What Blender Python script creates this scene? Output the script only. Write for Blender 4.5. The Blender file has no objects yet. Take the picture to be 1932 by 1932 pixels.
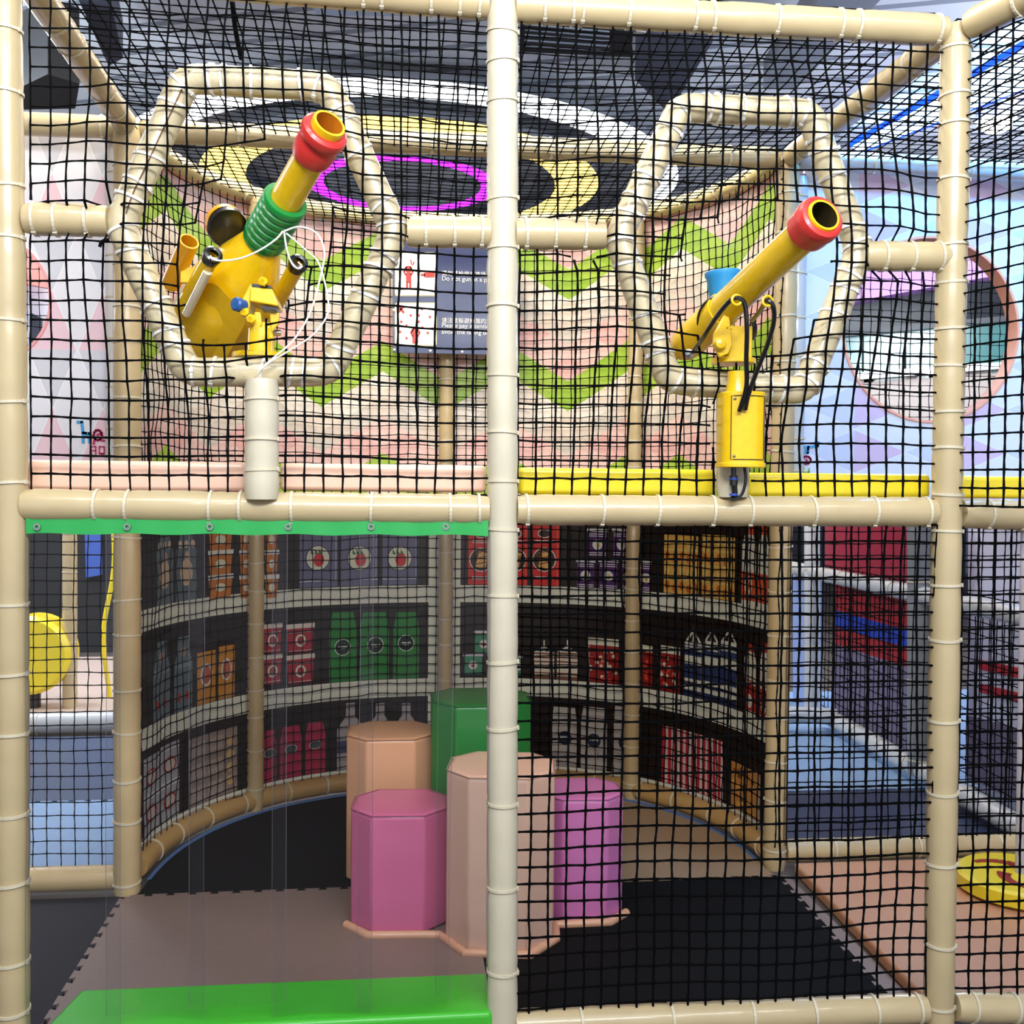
import bpy, math, random
from mathutils import Vector, Matrix, noise
random.seed(7)
S = bpy.context.scene
COL = S.collection
R = math.radians
# ------------------------------------------------------------------ camera
FPX = 1950.0
TH, PI_, RO = R(6.15), R(1.4), R(0.5)
CAM = Vector((-0.267, -2.684, 1.5))
fw = Vector((math.sin(TH)*math.cos(PI_), math.cos(TH)*math.cos(PI_), -math.sin(PI_)))
rt = Vector((math.cos(TH), -math.sin(TH), 0)); up = rt.cross(fw)
r2 = rt*math.cos(RO)+up*math.sin(RO); u2 = up*math.cos(RO)-rt*math.sin(RO)
cd = bpy.data.cameras.new('camera'); cam = bpy.data.objects.new('camera', cd); COL.objects.link(cam)
cd.sensor_width = 36; cd.lens = 36*FPX/1932; cd.clip_start = 0.05; cd.clip_end = 100
M = Matrix((( r2.x, u2.x, -fw.x, CAM.x), (r2.y, u2.y, -fw.y, CAM.y), (r2.z, u2.z, -fw.z, CAM.z), (0,0,0,1)))
cam.matrix_world = M
S.camera = cam
def ray(x, y): return fw + r2*((x-966)/FPX) - u2*((y-966)/FPX)
def onp(x, y, ax, v):                       # a photo point placed on the plane axis=v
    d = ray(x, y); return CAM + d*((v-CAM[ax])/d[ax])
def onY(x, y, Y=0.0): return onp(x, y, 1, Y)
def onZ(x, y, Z=0.0): return onp(x, y, 2, Z)
# ------------------------------------------------------------------ light
S.view_settings.view_transform = 'Standard'; S.view_settings.look = 'None'
S.view_settings.exposure = 0.08; S.view_settings.gamma = 1; S.view_settings.use_curve_mapping = False
w = bpy.data.worlds.new('hall_light'); S.world = w; w.use_nodes = True
w.node_tree.nodes['Background'].inputs[0].default_value = (0.86, 0.90, 1.0, 1)
w.node_tree.nodes['Background'].inputs[1].default_value = 0.92
def area(name, loc, tgt, sx, sy, power, col):
    l = bpy.data.lights.new(name, 'AREA'); l.shape = 'RECTANGLE'; l.size = sx; l.size_y = sy; l.energy = power; l.color = col
    o = bpy.data.objects.new(name, l); COL.objects.link(o); o.location = loc
    o.rotation_euler = (Vector(tgt)-Vector(loc)).to_track_quat('-Z', 'Y').to_euler(); return o
area('hall_lamp', (-1.6, -2.4, 4.35), (-0.6, 0.3, 1.6), 0.9, 0.5, 40, (1, 0.93, 0.82))
area('hall_lamp', (2.2, -3.2, 4.35), (0.6, 0.3, 1.2), 0.9, 0.5, 30, (1, 0.95, 0.88))
area('roof_lamp', (-0.6, 1.0, 4.35), (-0.3, 1.6, 1.5), 1.6, 0.8, 150, (1, 0.92, 0.78))
area('den_fill', (0.0, 0.35, 1.385), (0.0, 2.2, 0.55), 2.0, 0.06, 15, (1, .88, .72))  # added fill light under the deck, unseen, to brighten the den and mural
area('ceiling_fill', (-5.0, 3.0, 3.3), (-2.5, 5, 4.7), 1.5, 1.5, 260, (.85, .92, 1))  # three added upward fills, out of frame, to lift the ceiling
area('ceiling_fill', (6.0, 4.0, 3.3), (3.0, 5.5, 4.7), 1.5, 1.5, 230, (.85, .92, 1))
area('ceiling_fill', (0.2, -3.2, 3.4), (0.2, 1.5, 4.7), 2.5, 0.8, 230, (.9, .95, 1))
area('roof_lamp', (0.9, 3.9, 4.35), (0.5, 3.0, 0), 1.6, 0.8, 60, (1, 0.95, 0.86))
area('play_lamp', (4.2, 4.6, 3.9), (3.0, 4.2, 0), 1.0, 1.0, 75, (0.82, 0.9, 1))
area('play_lamp', (-3.6, 4.6, 3.9), (-2.6, 4.2, 0), 1.0, 1.0, 90, (0.85, 0.9, 1))
area('blue_led_lamp', (2.2, 0.55, 3.25), (2.0, 1.3, 2.45), 0.9, 0.1, 40, (0.08, 0.42, 1))
# ------------------------------------------------------------------ materials
def lin(h):
    h = h.lstrip('#'); c = [int(h[i:i+2], 16)/255 for i in (0, 2, 4)]
    return tuple((x/12.92 if x <= .04045 else ((x+.055)/1.055)**2.4) for x in c)+(1,)
MATS = {}
def mat(name, col, rough=0.5, metal=0.0, coat=0.0, bump=0.0, bscale=30, var=0.0, emit=None, es=0, spec=0.5):
    if name in MATS: return MATS[name]
    m = bpy.data.materials.new(name); m.use_nodes = True; nt = m.node_tree; b = nt.nodes['Principled BSDF']
    c = lin(col) if isinstance(col, str) else tuple(col)
    b.inputs['Base Color'].default_value = c; b.inputs['Roughness'].default_value = rough; b.inputs['Metallic'].default_value = metal
    b.inputs['Coat Weight'].default_value = coat; b.inputs['Coat Roughness'].default_value = 0.12; b.inputs['Specular IOR Level'].default_value = spec
    if emit: b.inputs['Emission Color'].default_value = lin(emit); b.inputs['Emission Strength'].default_value = es
    tc = None
    if bump or var:
        tc = nt.nodes.new('ShaderNodeTexCoord'); n = nt.nodes.new('ShaderNodeTexNoise'); n.inputs['Scale'].default_value = bscale; n.inputs['Detail'].default_value = 4
        nt.links.new(tc.outputs['Object'], n.inputs['Vector'])
        if bump:
            bp = nt.nodes.new('ShaderNodeBump'); bp.inputs['Strength'].default_value = bump; bp.inputs['Distance'].default_value = 0.01
            nt.links.new(n.outputs['Fac'], bp.inputs['Height']); nt.links.new(bp.outputs['Normal'], b.inputs['Normal'])
        if var:
            rp = nt.nodes.new('ShaderNodeValToRGB'); rp.color_ramp.elements[0].position = .3; rp.color_ramp.elements[1].position = .7
            rp.color_ramp.elements[0].color = tuple(x*(1-var) for x in c[:3])+(1,); rp.color_ramp.elements[1].color = tuple(min(1, x*(1+var)) for x in c[:3])+(1,)
            nt.links.new(n.outputs['Fac'], rp.inputs['Fac']); nt.links.new(rp.outputs['Color'], b.inputs['Base Color'])
    MATS[name] = m; return m
VIN = mat('cream_vinyl', '#BAA780', 0.33, coat=0.35, bump=0.25, bscale=9, var=0.04)
VINW = mat('pale_cream_vinyl', '#C6BDA6', 0.36, coat=0.3, bump=0.25, bscale=9, var=0.04)
VINT = mat('tan_vinyl', '#BBA47A', 0.38, coat=0.2, bump=0.25, bscale=9, var=0.05)
GREYV = mat('grey_vinyl', '#B9BBBD', 0.3, coat=0.4, bump=0.2, bscale=9)
TIE = mat('white_nylon', '#CBC1A8', 0.45)
NETM = mat('black_net_cord', '#060607', 0.95, spec=.08)
NETT = mat('black_net_cord_fine', '#070608', 0.95, spec=.08)
YEL = mat('yellow_paint', '#E2B70C', 0.28, coat=0.5, var=0.06, bump=0.05, bscale=40)
YELD = mat('yellow_pad_vinyl', '#E6CF1E', 0.35, coat=0.3, bump=0.3, bscale=12)
PINKP = mat('pink_pad_vinyl', '#EFC4AC', 0.38, coat=0.25, bump=0.3, bscale=12)
RED = mat('red_rubber', '#C9302C', 0.38, coat=0.2)
GRN = mat('green_rubber', '#0F7D33', 0.35, coat=0.3)
BLK = mat('black_rubber', '#101012', 0.3, coat=0.3)
BLUE = mat('blue_plastic', '#2A86C0', 0.4)
DBLUE = mat('dark_blue_knob', '#1F4F8C', 0.4)
STEEL = mat('bare_steel', '#A8A8A8', 0.3, metal=0.9)
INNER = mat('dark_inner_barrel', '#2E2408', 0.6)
WIRE = mat('white_wire', '#E8E4DC', 0.35)
WHITE = mat('white_print', '#F2EEE6', 0.5)
# ------------------------------------------------------------------ mesh helpers
def link(name, me, mats=None, parent=None, smooth=True, label=None, cat=None, group=None, kind=None):
    o = bpy.data.objects.new(name, me); COL.objects.link(o)
    if mats:
        for m in (mats if isinstance(mats, (list, tuple)) else [mats]): me.materials.append(m)
    if smooth:
        me.polygons.foreach_set('use_smooth', [True]*len(me.polygons))
    if parent: o.parent = parent
    tag(o, label, cat, group, kind); return o
def tag(o, label=None, cat=None, group=None, kind=None):
    if label: o['label'] = label
    if cat: o['category'] = cat
    if group: o['group'] = group
    if kind: o['kind'] = kind
    return o
def empty(name, loc, label=None, cat=None, group=None, kind=None):
    o = bpy.data.objects.new(name, None); COL.objects.link(o); o.location = loc; o.empty_display_size = .05
    return tag(o, label, cat, group, kind)
class MB:                                    # mesh builder in world coordinates
    def __init__(s): s.v = []; s.f = []; s.mi = []; s.o = Vector((0, 0, 0))
    def face(s, idx, mi=0): s.f.append(idx); s.mi.append(mi)
    def box(s, a, b, mi=0):
        n = len(s.v); (x0, y0, z0), (x1, y1, z1) = a, b
        s.v += [(x0,y0,z0),(x1,y0,z0),(x1,y1,z0),(x0,y1,z0),(x0,y0,z1),(x1,y0,z1),(x1,y1,z1),(x0,y1,z1)]
        for q in ((3,2,1,0),(4,5,6,7),(0,1,5,4),(1,2,6,5),(2,3,7,6),(3,0,4,7)): s.face([n+i for i in q], mi)
        return s
    def obox(s, c, ax, ay, az, mi=0):         # oriented box from centre and half axes
        n = len(s.v); c = Vector(c)
        for sz in (-1, 1):
            for sx, sy in ((-1,-1),(1,-1),(1,1),(-1,1)): s.v.append(tuple(c+ax*sx+ay*sy+az*sz))
        for q in ((3,2,1,0),(4,5,6,7),(0,1,5,4),(1,2,6,5),(2,3,7,6),(3,0,4,7)): s.face([n+i for i in q], mi)
        return s
    def tube(s, pts, r, n=16, closed=False, caps=True, mi=0, rf=None, up0=None):
        pts = [Vector(p) for p in pts]; m = len(pts); base = len(s.v)
        tang = []
        for i in range(m):
            a = pts[(i-1) % m] if (closed or i > 0) else pts[i]; b = pts[(i+1) % m] if (closed or i < m-1) else pts[i]
            tang.append((b-a).normalized())
        nrm = up0 or (Vector((0, 0, 1)) if abs(tang[0].z) < .8 else Vector((1, 0, 0)))
        for i in range(m):
            t = tang[i]; nrm = (nrm - t*nrm.dot(t)).normalized(); bi = t.cross(nrm)
            rr = rf(i, pts[i]) if rf else (r[i] if isinstance(r, (list, tuple)) else r)
            for k in range(n):
                a = 2*math.pi*k/n; s.v.append(tuple(pts[i]+(nrm*math.cos(a)+bi*math.sin(a))*rr))
        for i in range(m if closed else m-1):
            for k in range(n):
                a = base+i*n+k; b = base+i*n+(k+1) % n; c = base+((i+1) % m)*n+(k+1) % n; d = base+((i+1) % m)*n+k
                s.face([a, b, c, d], mi)
        if caps and not closed:
            s.face([base+k for k in range(n)][::-1], mi); s.face([base+(m-1)*n+k for k in range(n)], mi)
        return s
    def lathe(s, o, ax, prof, n=32, mi=0, caps=False):    # prof: [(t, r)] along axis ax from o
        ax = Vector(ax).normalized(); pts = [Vector(o)+ax*t for t, _ in prof]
        a0 = ax.orthogonal().normalized(); b0 = ax.cross(a0); base = len(s.v)
        for p, (t, r) in zip(pts, prof):
            for k in range(n):
                a = 2*math.pi*k/n; s.v.append(tuple(p+(a0*math.cos(a)+b0*math.sin(a))*r))
        for i in range(len(prof)-1):
            for k in range(n):
                s.face([base+i*n+k, base+i*n+(k+1) % n, base+(i+1)*n+(k+1) % n, base+(i+1)*n+k], mi)
        if caps: s.face([base+k for k in range(n)][::-1], mi); s.face([base+(len(prof)-1)*n+k for k in range(n)], mi)
        return s
    def prism(s, poly, d, mi=0):              # polygon (3-D points) extruded by vector d
        n = len(s.v); k = len(poly); d = Vector(d)
        s.v += [tuple(p) for p in poly]+[tuple(Vector(p)+d) for p in poly]
        s.face(list(range(n, n+k))[::-1], mi); s.face(list(range(n+k, n+2*k)), mi)
        for i in range(k): s.face([n+i, n+(i+1) % k, n+k+(i+1) % k, n+k+i], mi)
        return s
    def mesh(s, name, origin=(0, 0, 0)):
        me = bpy.data.meshes.new(name); ox = Vector(origin)
        me.from_pydata([tuple(Vector(v)-ox) for v in s.v], [], s.f); me.polygons.foreach_set('material_index', s.mi); me.update(); return me
    def obj(s, name, mats, parent=None, smooth=True, bevel=0, origin=None, **k):
        if parent is not None and origin is None:
            origin = Vector((0, 0, 0)); q_ = parent
            while q_ is not None: origin = origin+q_.location; q_ = q_.parent
        if origin is None: origin = (0, 0, 0)
        me = s.mesh(name, origin)
        o = link(name, me, mats, parent, smooth, **k)
        if parent is None: o.location = origin
        if smooth:
            try: me.set_sharp_from_angle(angle=R(38))
            except Exception: pass
        if bevel:
            b = o.modifiers.new('bevel', 'BEVEL'); b.width = bevel; b.segments = 3; b.limit_method = 'ANGLE'; b.angle_limit = R(35)
        return o
def catmull(pts, n=8, closed=False):
    pts = [Vector(p) for p in pts]; out = []; m = len(pts)
    for i in range(m if closed else m-1):
        p1, p2 = pts[i], pts[(i+1) % m]
        p0 = pts[(i-1) % m] if (closed or i) else p1*2-p2
        p3 = pts[(i+2) % m] if (closed or i < m-2) else p2*2-p1
        for k in range(n):
            t = k/n; out.append(.5*((2*p1)+(p2-p0)*t+(2*p0-5*p1+4*p2-p3)*t*t+(3*p1-p0-3*p2+p3)*t**3))
    if not closed: out.append(pts[-1])
    return out
def resample(pts, step):
    pts = [Vector(p) for p in pts]; out = [pts[0]]; 
    for a, b in zip(pts, pts[1:]):
        n = max(1, round((b-a).length/step))
        for k in range(1, n+1): out.append(a.lerp(b, k/n))
    return out
TIES = {}
def tie_mesh(r, m):
    key = (round(r, 4), m.name)
    if key not in TIES:
        b = MB(); N = 24
        for k in range(N):
            a = 2*math.pi*k/N
            for rr, h in ((r-.002, -.0035), (r+.0028, -.0035), (r+.0028, .0035), (r-.002, .0035)): b.v.append((rr*math.cos(a), rr*math.sin(a), h))
        for k in range(N):
            for j in range(4): b.face([k*4+j, k*4+(j+1) % 4, ((k+1) % N)*4+(j+1) % 4, ((k+1) % N)*4+j])
        b.box((r-.001, -.004, -.005), (r+.005, .004, .005))
        me = b.mesh('cable_tie'); me.materials.append(m); TIES[key] = me
    return TIES[key]
def add_tie(parent, p, axis, r, head=None, m=None, tilt=0):
    o = bpy.data.objects.new('cable_tie', tie_mesh(r, m or TIE)); COL.objects.link(o); o.parent = parent
    z = Vector(axis).normalized()
    if tilt: z = (z+Vector((random.uniform(-1, 1), random.uniform(-1, 1), random.uniform(-1, 1)))*tilt).normalized()
    h = Vector(head) if head else Vector((random.uniform(-1, 1), random.uniform(-.6, .4), random.uniform(-1, 1)))
    x = (h - z*h.dot(z)).normalized(); y = z.cross(x)
    Mx = Matrix(((x.x, y.x, z.x, 0), (x.y, y.y, z.y, 0), (x.z, y.z, z.z, 0), (0, 0, 0, 1)))
    o.matrix_basis = Matrix.Translation(Vector(p)-parent.location) @ Mx
PR = 0.041
def padded(name, pts, label, cat, ties=(), r=PR, m=VIN, group=None, head=None, seed=0, lump=.0012, tilt=.05, caps=True, n=20, tm=None):
    """foam-sleeved tube; ties = distances along it"""
    path = resample(pts, .025); L = [0]
    for a, b in zip(path, path[1:]): L.append(L[-1]+(b-a).length)
    def rf(i, p):
        q = r + lump*noise.noise(Vector((L[i]*9, seed, 3)))*1.6
        for t in ties:
            d = abs(L[i]-t)
            if d < .03: q -= .0028*(1-d/.03)
        if i in (0, len(path)-1): q -= .004
        return q
    b = MB(); b.tube(path, r, n, rf=rf, caps=caps)
    o = b.obj(name, m, origin=path[0], label=label, cat=cat, group=group)
    for t in ties:
        i = min(range(len(L)), key=lambda k: abs(L[k]-t)); i = max(1, min(len(path)-2, i))
        add_tie(o, path[i], path[i+1]-path[i-1], r-.001, head, tm, tilt)
    return o
# ------------------------------------------------------------------ hall
def node_chain(name, rough=.5, coat=0):
    m = bpy.data.materials.new(name); m.use_nodes = True; nt = m.node_tree; b = nt.nodes['Principled BSDF']
    b.inputs['Roughness'].default_value = rough; b.inputs['Coat Weight'].default_value = coat; b.inputs['Coat Roughness'].default_value = .15
    def mth(op, a, c=None):
        n = nt.nodes.new('ShaderNodeMath'); n.operation = op
        for i, q in enumerate((a, c)):
            if q is None: continue
            if isinstance(q, (int, float)): n.inputs[i].default_value = q
            else: nt.links.new(q, n.inputs[i])
        return n.outputs[0]
    def mix(f, a, c):
        n = nt.nodes.new('ShaderNodeMix'); n.data_type = 'RGBA'
        nt.links.new(f, n.inputs['Factor']) if not isinstance(f, float) else None
        for i, q in ((6, a), (7, c)):
            if isinstance(q, str): n.inputs[i].default_value = lin(q)
            else: nt.links.new(q, n.inputs[i])
        return n.outputs[2]
    return m, nt, b, mth, mix
def quad_struct(name, pts, m, thick=None, kind='structure', label=None, cat=None):
    b = MB(); b.prism([Vector(p) for p in pts], Vector(thick or (0, 0, -.1))); return b.obj(name, m, smooth=False, kind=kind, label=label, cat=cat)
FLM = mat('hall_floor', '#5F5853', 0.35, var=.06, bscale=3)
quad_struct('floor', [(-9, -6, 0), (10, -6, 0), (10, 16, 0), (-9, 16, 0)], FLM)
# ribbed metal ceiling
m, nt, b, mth, mix = node_chain('ribbed_ceiling', .5)
tc = nt.nodes.new('ShaderNodeTexCoord'); sp = nt.nodes.new('ShaderNodeSeparateXYZ'); nt.links.new(tc.outputs['Object'], sp.inputs[0])
q = mth('FRACT', mth('MULTIPLY', mth('ADD', mth('MULTIPLY', sp.outputs[0], .35), sp.outputs[1]), 2.4))
col = mix(mth('GREATER_THAN', q, .82), '#C6CCD6', '#838B98'); nt.links.new(col, b.inputs['Base Color'])
quad_struct('ceiling', [(-9, -6, 4.7), (-9, 16, 4.7), (10, 16, 4.7), (10, -6, 4.7)], m, (0, 0, .1))
FARW = mat('far_wall', '#3A3D48', 0.7, var=.15, bscale=1.5)
quad_struct('wall_back', [(-9, 15, 0), (10, 15, 0), (10, 15, 4.7), (-9, 15, 4.7)], FARW, (0, .1, 0))
quad_struct('wall_left', [(-8.9, -6, 0), (-8.9, 15, 0), (-8.9, 15, 4.7), (-8.9, -6, 4.7)], FARW, (-.1, 0, 0))
quad_struct('wall_right', [(9.9, -6, 0), (9.9, 15, 0), (9.9, 15, 4.7), (9.9, -6, 4.7)], mat('lavender_wall', '#A9AECB', .6), (.1, 0, 0))
# ceiling fixtures
def ring(name, c, r0, r1, m, label, z=4.5, h=.06, cat='ceiling light'):
    b = MB(); N = 96
    for k in range(N):
        a = 2*math.pi*k/N; cs, sn = math.cos(a), math.sin(a)
        for rr, zz in ((r0, z), (r1, z), (r1, z+h), (r0, z+h)): b.v.append((c.x+rr*cs, c.y+rr*sn, zz))
    for k in range(N):
        for j in range(4): b.face([k*4+j, k*4+(j+1) % 4, ((k+1) % N)*4+(j+1) % 4, ((k+1) % N)*4+j], 0 if j == 0 else 1)
    return b.obj(name, [m, mat('ring_housing', '#60646C', .5)], smooth=False, label=label, cat=cat, origin=(c.x, c.y, z))
RC = onZ(760, 350, 4.5); 
RC = Vector((RC.x, RC.y, 0))
ring('ring_lamp', RC, .78, .95, mat('purple_led', '#000000', emit='#B01CFF', es=7), 'innermost ceiling ring, glowing purple, between the two cannons', cat='ring light')
ring('ring_lamp', RC, 1.52, 1.95, mat('yellow_led', '#000000', emit='#FFD264', es=4), 'middle ceiling ring glowing warm yellow around the purple one', cat='ring light')
ring('ring_lamp', RC, 2.35, 2.72, mat('white_led', '#000000', emit='#F4F8FF', es=6), 'outermost ceiling ring glowing bright white', cat='ring light')
b = MB(); 
for pr in ([(1932, 92), (1932, 168), (1622, 287), (1606, 277)],): b.prism([onZ(x, y, 4.5) for x, y in pr][::-1], (0, 0, .05))
o = b.obj('led_strip', mat('bluewhite_led', '#000000', emit='#B8DCFF', es=5), smooth=False, label='straight blue-white light strip on the ceiling at the right', cat='strip light')
b = MB(); b.prism([onZ(x, y, 4.5) for x, y in [(1932, 89), (1932, 92), (1606, 277), (1603, 278)]][::-1], (0, 0, .05)); b.prism([onZ(x, y, 4.5) for x, y in [(1932, 168), (1932, 172), (1626, 289), (1622, 287)]][::-1], (0, 0, .05))
e = b.obj('glow_edge', mat('blue_glow', '#000000', emit='#0A3CFF', es=4), parent=o, smooth=False)  # emissive slivers standing in for the blue glow around the strip
def disc_lamp(px, py, r, nm, label):
    c = onZ(px, py, 4.42); t = empty(nm, c, label, 'spotlight')
    MB().lathe(c, (0, 0, 1), [(0, r*1.15), (.22, r*1.15)], 28, caps=True).obj('housing', mat('lamp_housing', '#D8D8D8', .4), t)
    MB().lathe(c-Vector((0, 0, .09)), (0, 0, 1), [(0, 0.01), (.01, r*.6), (.04, r*.9), (.089, r)], 28).obj('bulb', mat('lamp_glow', '#000000', emit='#FFFFFF', es=14), t)
disc_lamp(1880, 228, .13, 'spotlight', 'round white spotlight glaring at the upper right')
DARK = mat('dark_metal', '#22242A', .5); GREYM = mat('grey_metal', '#7C8390', .5)
def zbox(nm, pxs, Z, h, m, label, cat):
    b = MB(); b.prism([onZ(x, y, Z) for x, y in pxs], (0, 0, h)); return b.obj(nm, m, smooth=False, label=label, cat=cat, origin=onZ(*pxs[0], Z))
d = zbox('air_duct', [(982, 38), (1195, 60), (1190, 108), (982, 98)], 4.1, .5, mat('duct_black', '#15161A', .5), 'black air-conditioning unit hanging under the ceiling beside the center post', 'air conditioner')
b = MB(); 
for k in range(5): b.prism([onZ(x, y, 4.095) for x, y in [(990, 46+k*10), (1150, 60+k*9), (1150, 62+k*9), (990, 48+k*10)]], (0, 0, .01))
b.obj('grille', GREYM, d, smooth=False)
zbox('roof_beam', [(1200, 58), (1345, 78), (1262, 215), (1198, 150)], 4.35, .3, mat('slate_beam', '#3B3F4C', .6), 'dark slate roof beam to the right of the air-conditioning unit', 'beam')
zbox('roof_beam', [(130, -40), (200, -40), (232, 110), (205, 125)], 4.35, .25, mat('slate_beam', '#3B3F4C', .6), 'dark narrow roof beam at the upper left', 'beam')
zbox('roof_beam', [(1560, -20), (1680, -20), (1500, 170), (1440, 165)], 4.35, .2, GREYM, 'grey roof beam behind the upper right net', 'beam')
zbox('roof_beam', [(560, -30), (990, -30), (990, 30), (600, 30)], 4.4, .2, mat('slate_beam2', '#7C8698', .6), 'wide blue-grey roof beam above the left cannon', 'beam')
zbox('loudspeaker', [(38, 165), (90, 140), (150, 158), (142, 205), (40, 207)], 3.9, .45, mat('speaker_black', '#0C0C0E', .6), 'black loudspeaker box hanging at the upper left', 'speaker')
# ------------------------------------------------------------------ the curved wall line
CC = Vector((-0.02, 1.19)); RX, RY, EXN = 1.225, 1.23, 2.25
def curve_pt(a, off=0.0):                      # a: pi (left) .. 0 (right)
    c, s = math.cos(a), math.sin(a)
    x = math.copysign(abs(c)**(2/EXN), c)*(RX+off); y = abs(s)**(2/EXN)*(RY+off)
    return CC.x+x, CC.y+y
def curve(off=0.0, N=160):
    pts = [curve_pt(math.pi*(1-i/N), off) for i in range(N+1)]; L = [0]
    for p, q in zip(pts, pts[1:]): L.append(L[-1]+math.hypot(q[0]-p[0], q[1]-p[1]))
    return pts, L
class Wall:
    def __init__(s, off): s.p, s.L = curve(off); s.len = s.L[-1]
    def at(s, d, z=0, out=0.0):
        d = max(0, min(s.len-1e-6, d)); i = 0; lo, hi = 0, len(s.L)-1
        while hi-lo > 1:
            mid = (lo+hi)//2
            if s.L[mid] <= d: lo = mid
            else: hi = mid
        t = (d-s.L[lo])/(s.L[lo+1]-s.L[lo]); a, b = s.p[lo], s.p[lo+1]
        x, y = a[0]+(b[0]-a[0])*t, a[1]+(b[1]-a[1])*t
        tx, ty = b[0]-a[0], b[1]-a[1]; l = math.hypot(tx, ty)
        return Vector((x-ty/l*out, y+tx/l*out, z))
    def hit(s, px, py):                        # photo point -> (distance along, height)
        d = ray(px, py); best = None
        for i in range(len(s.p)-1):
            (ax, ay), (bx, by) = s.p[i], s.p[i+1]; ex, ey = bx-ax, by-ay
            den = d.x*ey-d.y*ex
            if abs(den) < 1e-9: continue
            t = ((ax-CAM.x)*ey-(ay-CAM.y)*ex)/den; u = ((ax-CAM.x)*d.y-(ay-CAM.y)*d.x)/den
            if t > 0 and -1e-6 <= u <= 1+1e-6 and (best is None or t > best[0]): best = (t, s.L[i]+u*(s.L[i+1]-s.L[i]))
        if best is None: return (0 if px < 900 else s.len), 1.0
        return best[1], CAM.z+d.z*best[0]
W0 = Wall(0.0); W1 = Wall(0.028)
# ---- decal maker on the mural: polygons in (s, z) sliced to follow the curve
class Mural:
    def __init__(s, wall): s.w = wall; s.b = MB(); s.mats = []; s.names = {}
    def m(s, col):
        if col not in s.names: s.names[col] = len(s.mats); s.mats.append(mat('print_'+col[1:], tuple(min(.8, x*(1.0 if col == DKB else 1.55)) for x in lin(col)[:3])+(1,), .45, spec=.3))
        return s.names[col]
    def poly(s, pts, col, lay=1):              # convex polygon in (s,z)
        mi = s.m(col); out = -.0012*lay; lo = min(p[0] for p in pts); hi = max(p[0] for p in pts); step = .045
        n = max(1, math.ceil((hi-lo)/step))
        def clip(ps, x, keep_gt):
            r = []
            for i in range(len(ps)):
                a, c = ps[i], ps[(i+1) % len(ps)]; ia = (a[0] >= x) if keep_gt else (a[0] <= x); ic = (c[0] >= x) if keep_gt else (c[0] <= x)
                if ia: r.append(a)
                if ia != ic: t = (x-a[0])/(c[0]-a[0]); r.append((x, a[1]+(c[1]-a[1])*t))
            return r
        for k in range(n):
            ps = clip(clip(pts, lo+(hi-lo)*k/n, True), lo+(hi-lo)*(k+1)/n, False)
            if len(ps) < 3: continue
            base = len(s.b.v); s.b.v += [tuple(s.w.at(q[0], q[1], out)) for q in ps]; s.b.face(list(range(base, base+len(ps))), mi)
    def rect(s, s0, s1, z0, z1, col, lay=1): s.poly([(s0, z0), (s1, z0), (s1, z1), (s0, z1)], col, lay)
    def ell(s, c, z, rx, rz, col, lay=2, n=18): s.poly([(c+rx*math.cos(2*math.pi*k/n), z+rz*math.sin(2*math.pi*k/n)) for k in range(n)], col, lay)
    def px(s, x, y): return s.w.hit(x, y)
    def box(s, x0, x1, yt, yb):                # pixel item -> s0,s1,z0,z1
        xm = (x0+x1)/2; a = s.px(x0, yt)[0]; c = s.px(x1, yt)[0]; return a, c, s.px(xm, yb)[1], s.px(xm, yt)[1]
MU = Mural(W1)
shelf1 = (MU.px(840, 1136)[1], MU.px(840, 1104)[1]); shelf2 = (MU.px(840, 1312)[1], MU.px(840, 1279)[1])
Z_LOW = MU.px(840, 1462)[1]
DKB = '#241A18'; CRM = '#CFC2B2'
MU.rect(0, MU.w.len, 0.10, 1.40, DKB, 0)
for z0, z1 in (shelf1, shelf2): MU.rect(0, MU.w.len, z0, z1, CRM, 1)
MU.rect(0, MU.w.len, 0.10, MU.px(1320, 1497)[1], CRM, 1)
for x0, x1 in ((808, 868), (1196, 1206)):
    a = MU.px(x0, 1200)[0]; c = MU.px(x1, 1200)[0]; MU.rect(a, c, .10, 1.40, CRM, 1)
zr1, zr2, zr3 = shelf1[1], shelf2[1], MU.px(1320, 1497)[1]
def bottle(x0, x1, yt, yb, col, neck=.45, sh=.22, cap=None, zb=None):
    a, c, z0, z1 = MU.box(x0, x1, yt, yb); z0 = zb if zb is not None else z0; w = c-a; h = z1-z0; m = (a+c)/2; nw = w*neck/2; zs = z1-h*sh
    MU.rect(a, c, z0, z0+h*(1-sh*1.9), col, 2); MU.poly([(a, z0+h*(1-sh*1.9)), (c, z0+h*(1-sh*1.9)), (m+nw, zs), (m-nw, zs)], col, 2)
    MU.rect(m-nw, m+nw, zs, z1, cap or col, 2); return a, c, z0, z1
def carton(x0, x1, yt, yb, col, zb=None, taper=0.0, lay=2):
    a, c, z0, z1 = MU.box(x0, x1, yt, yb); z0 = zb if zb is not None else z0; w = c-a
    if taper: MU.poly([(a, z0), (c, z0), (c, z1-(z1-z0)*.25), (c-w*taper, z1), (a+w*taper, z1), (a, z1-(z1-z0)*.25)], col, lay)
    else: MU.rect(a, c, z0, z1, col, lay)
    return a, c, z0, z1
def hbar(a, c, z, h, col, lay=3): MU.rect(a, c, z-h/2, z+h/2, col, lay)
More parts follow.
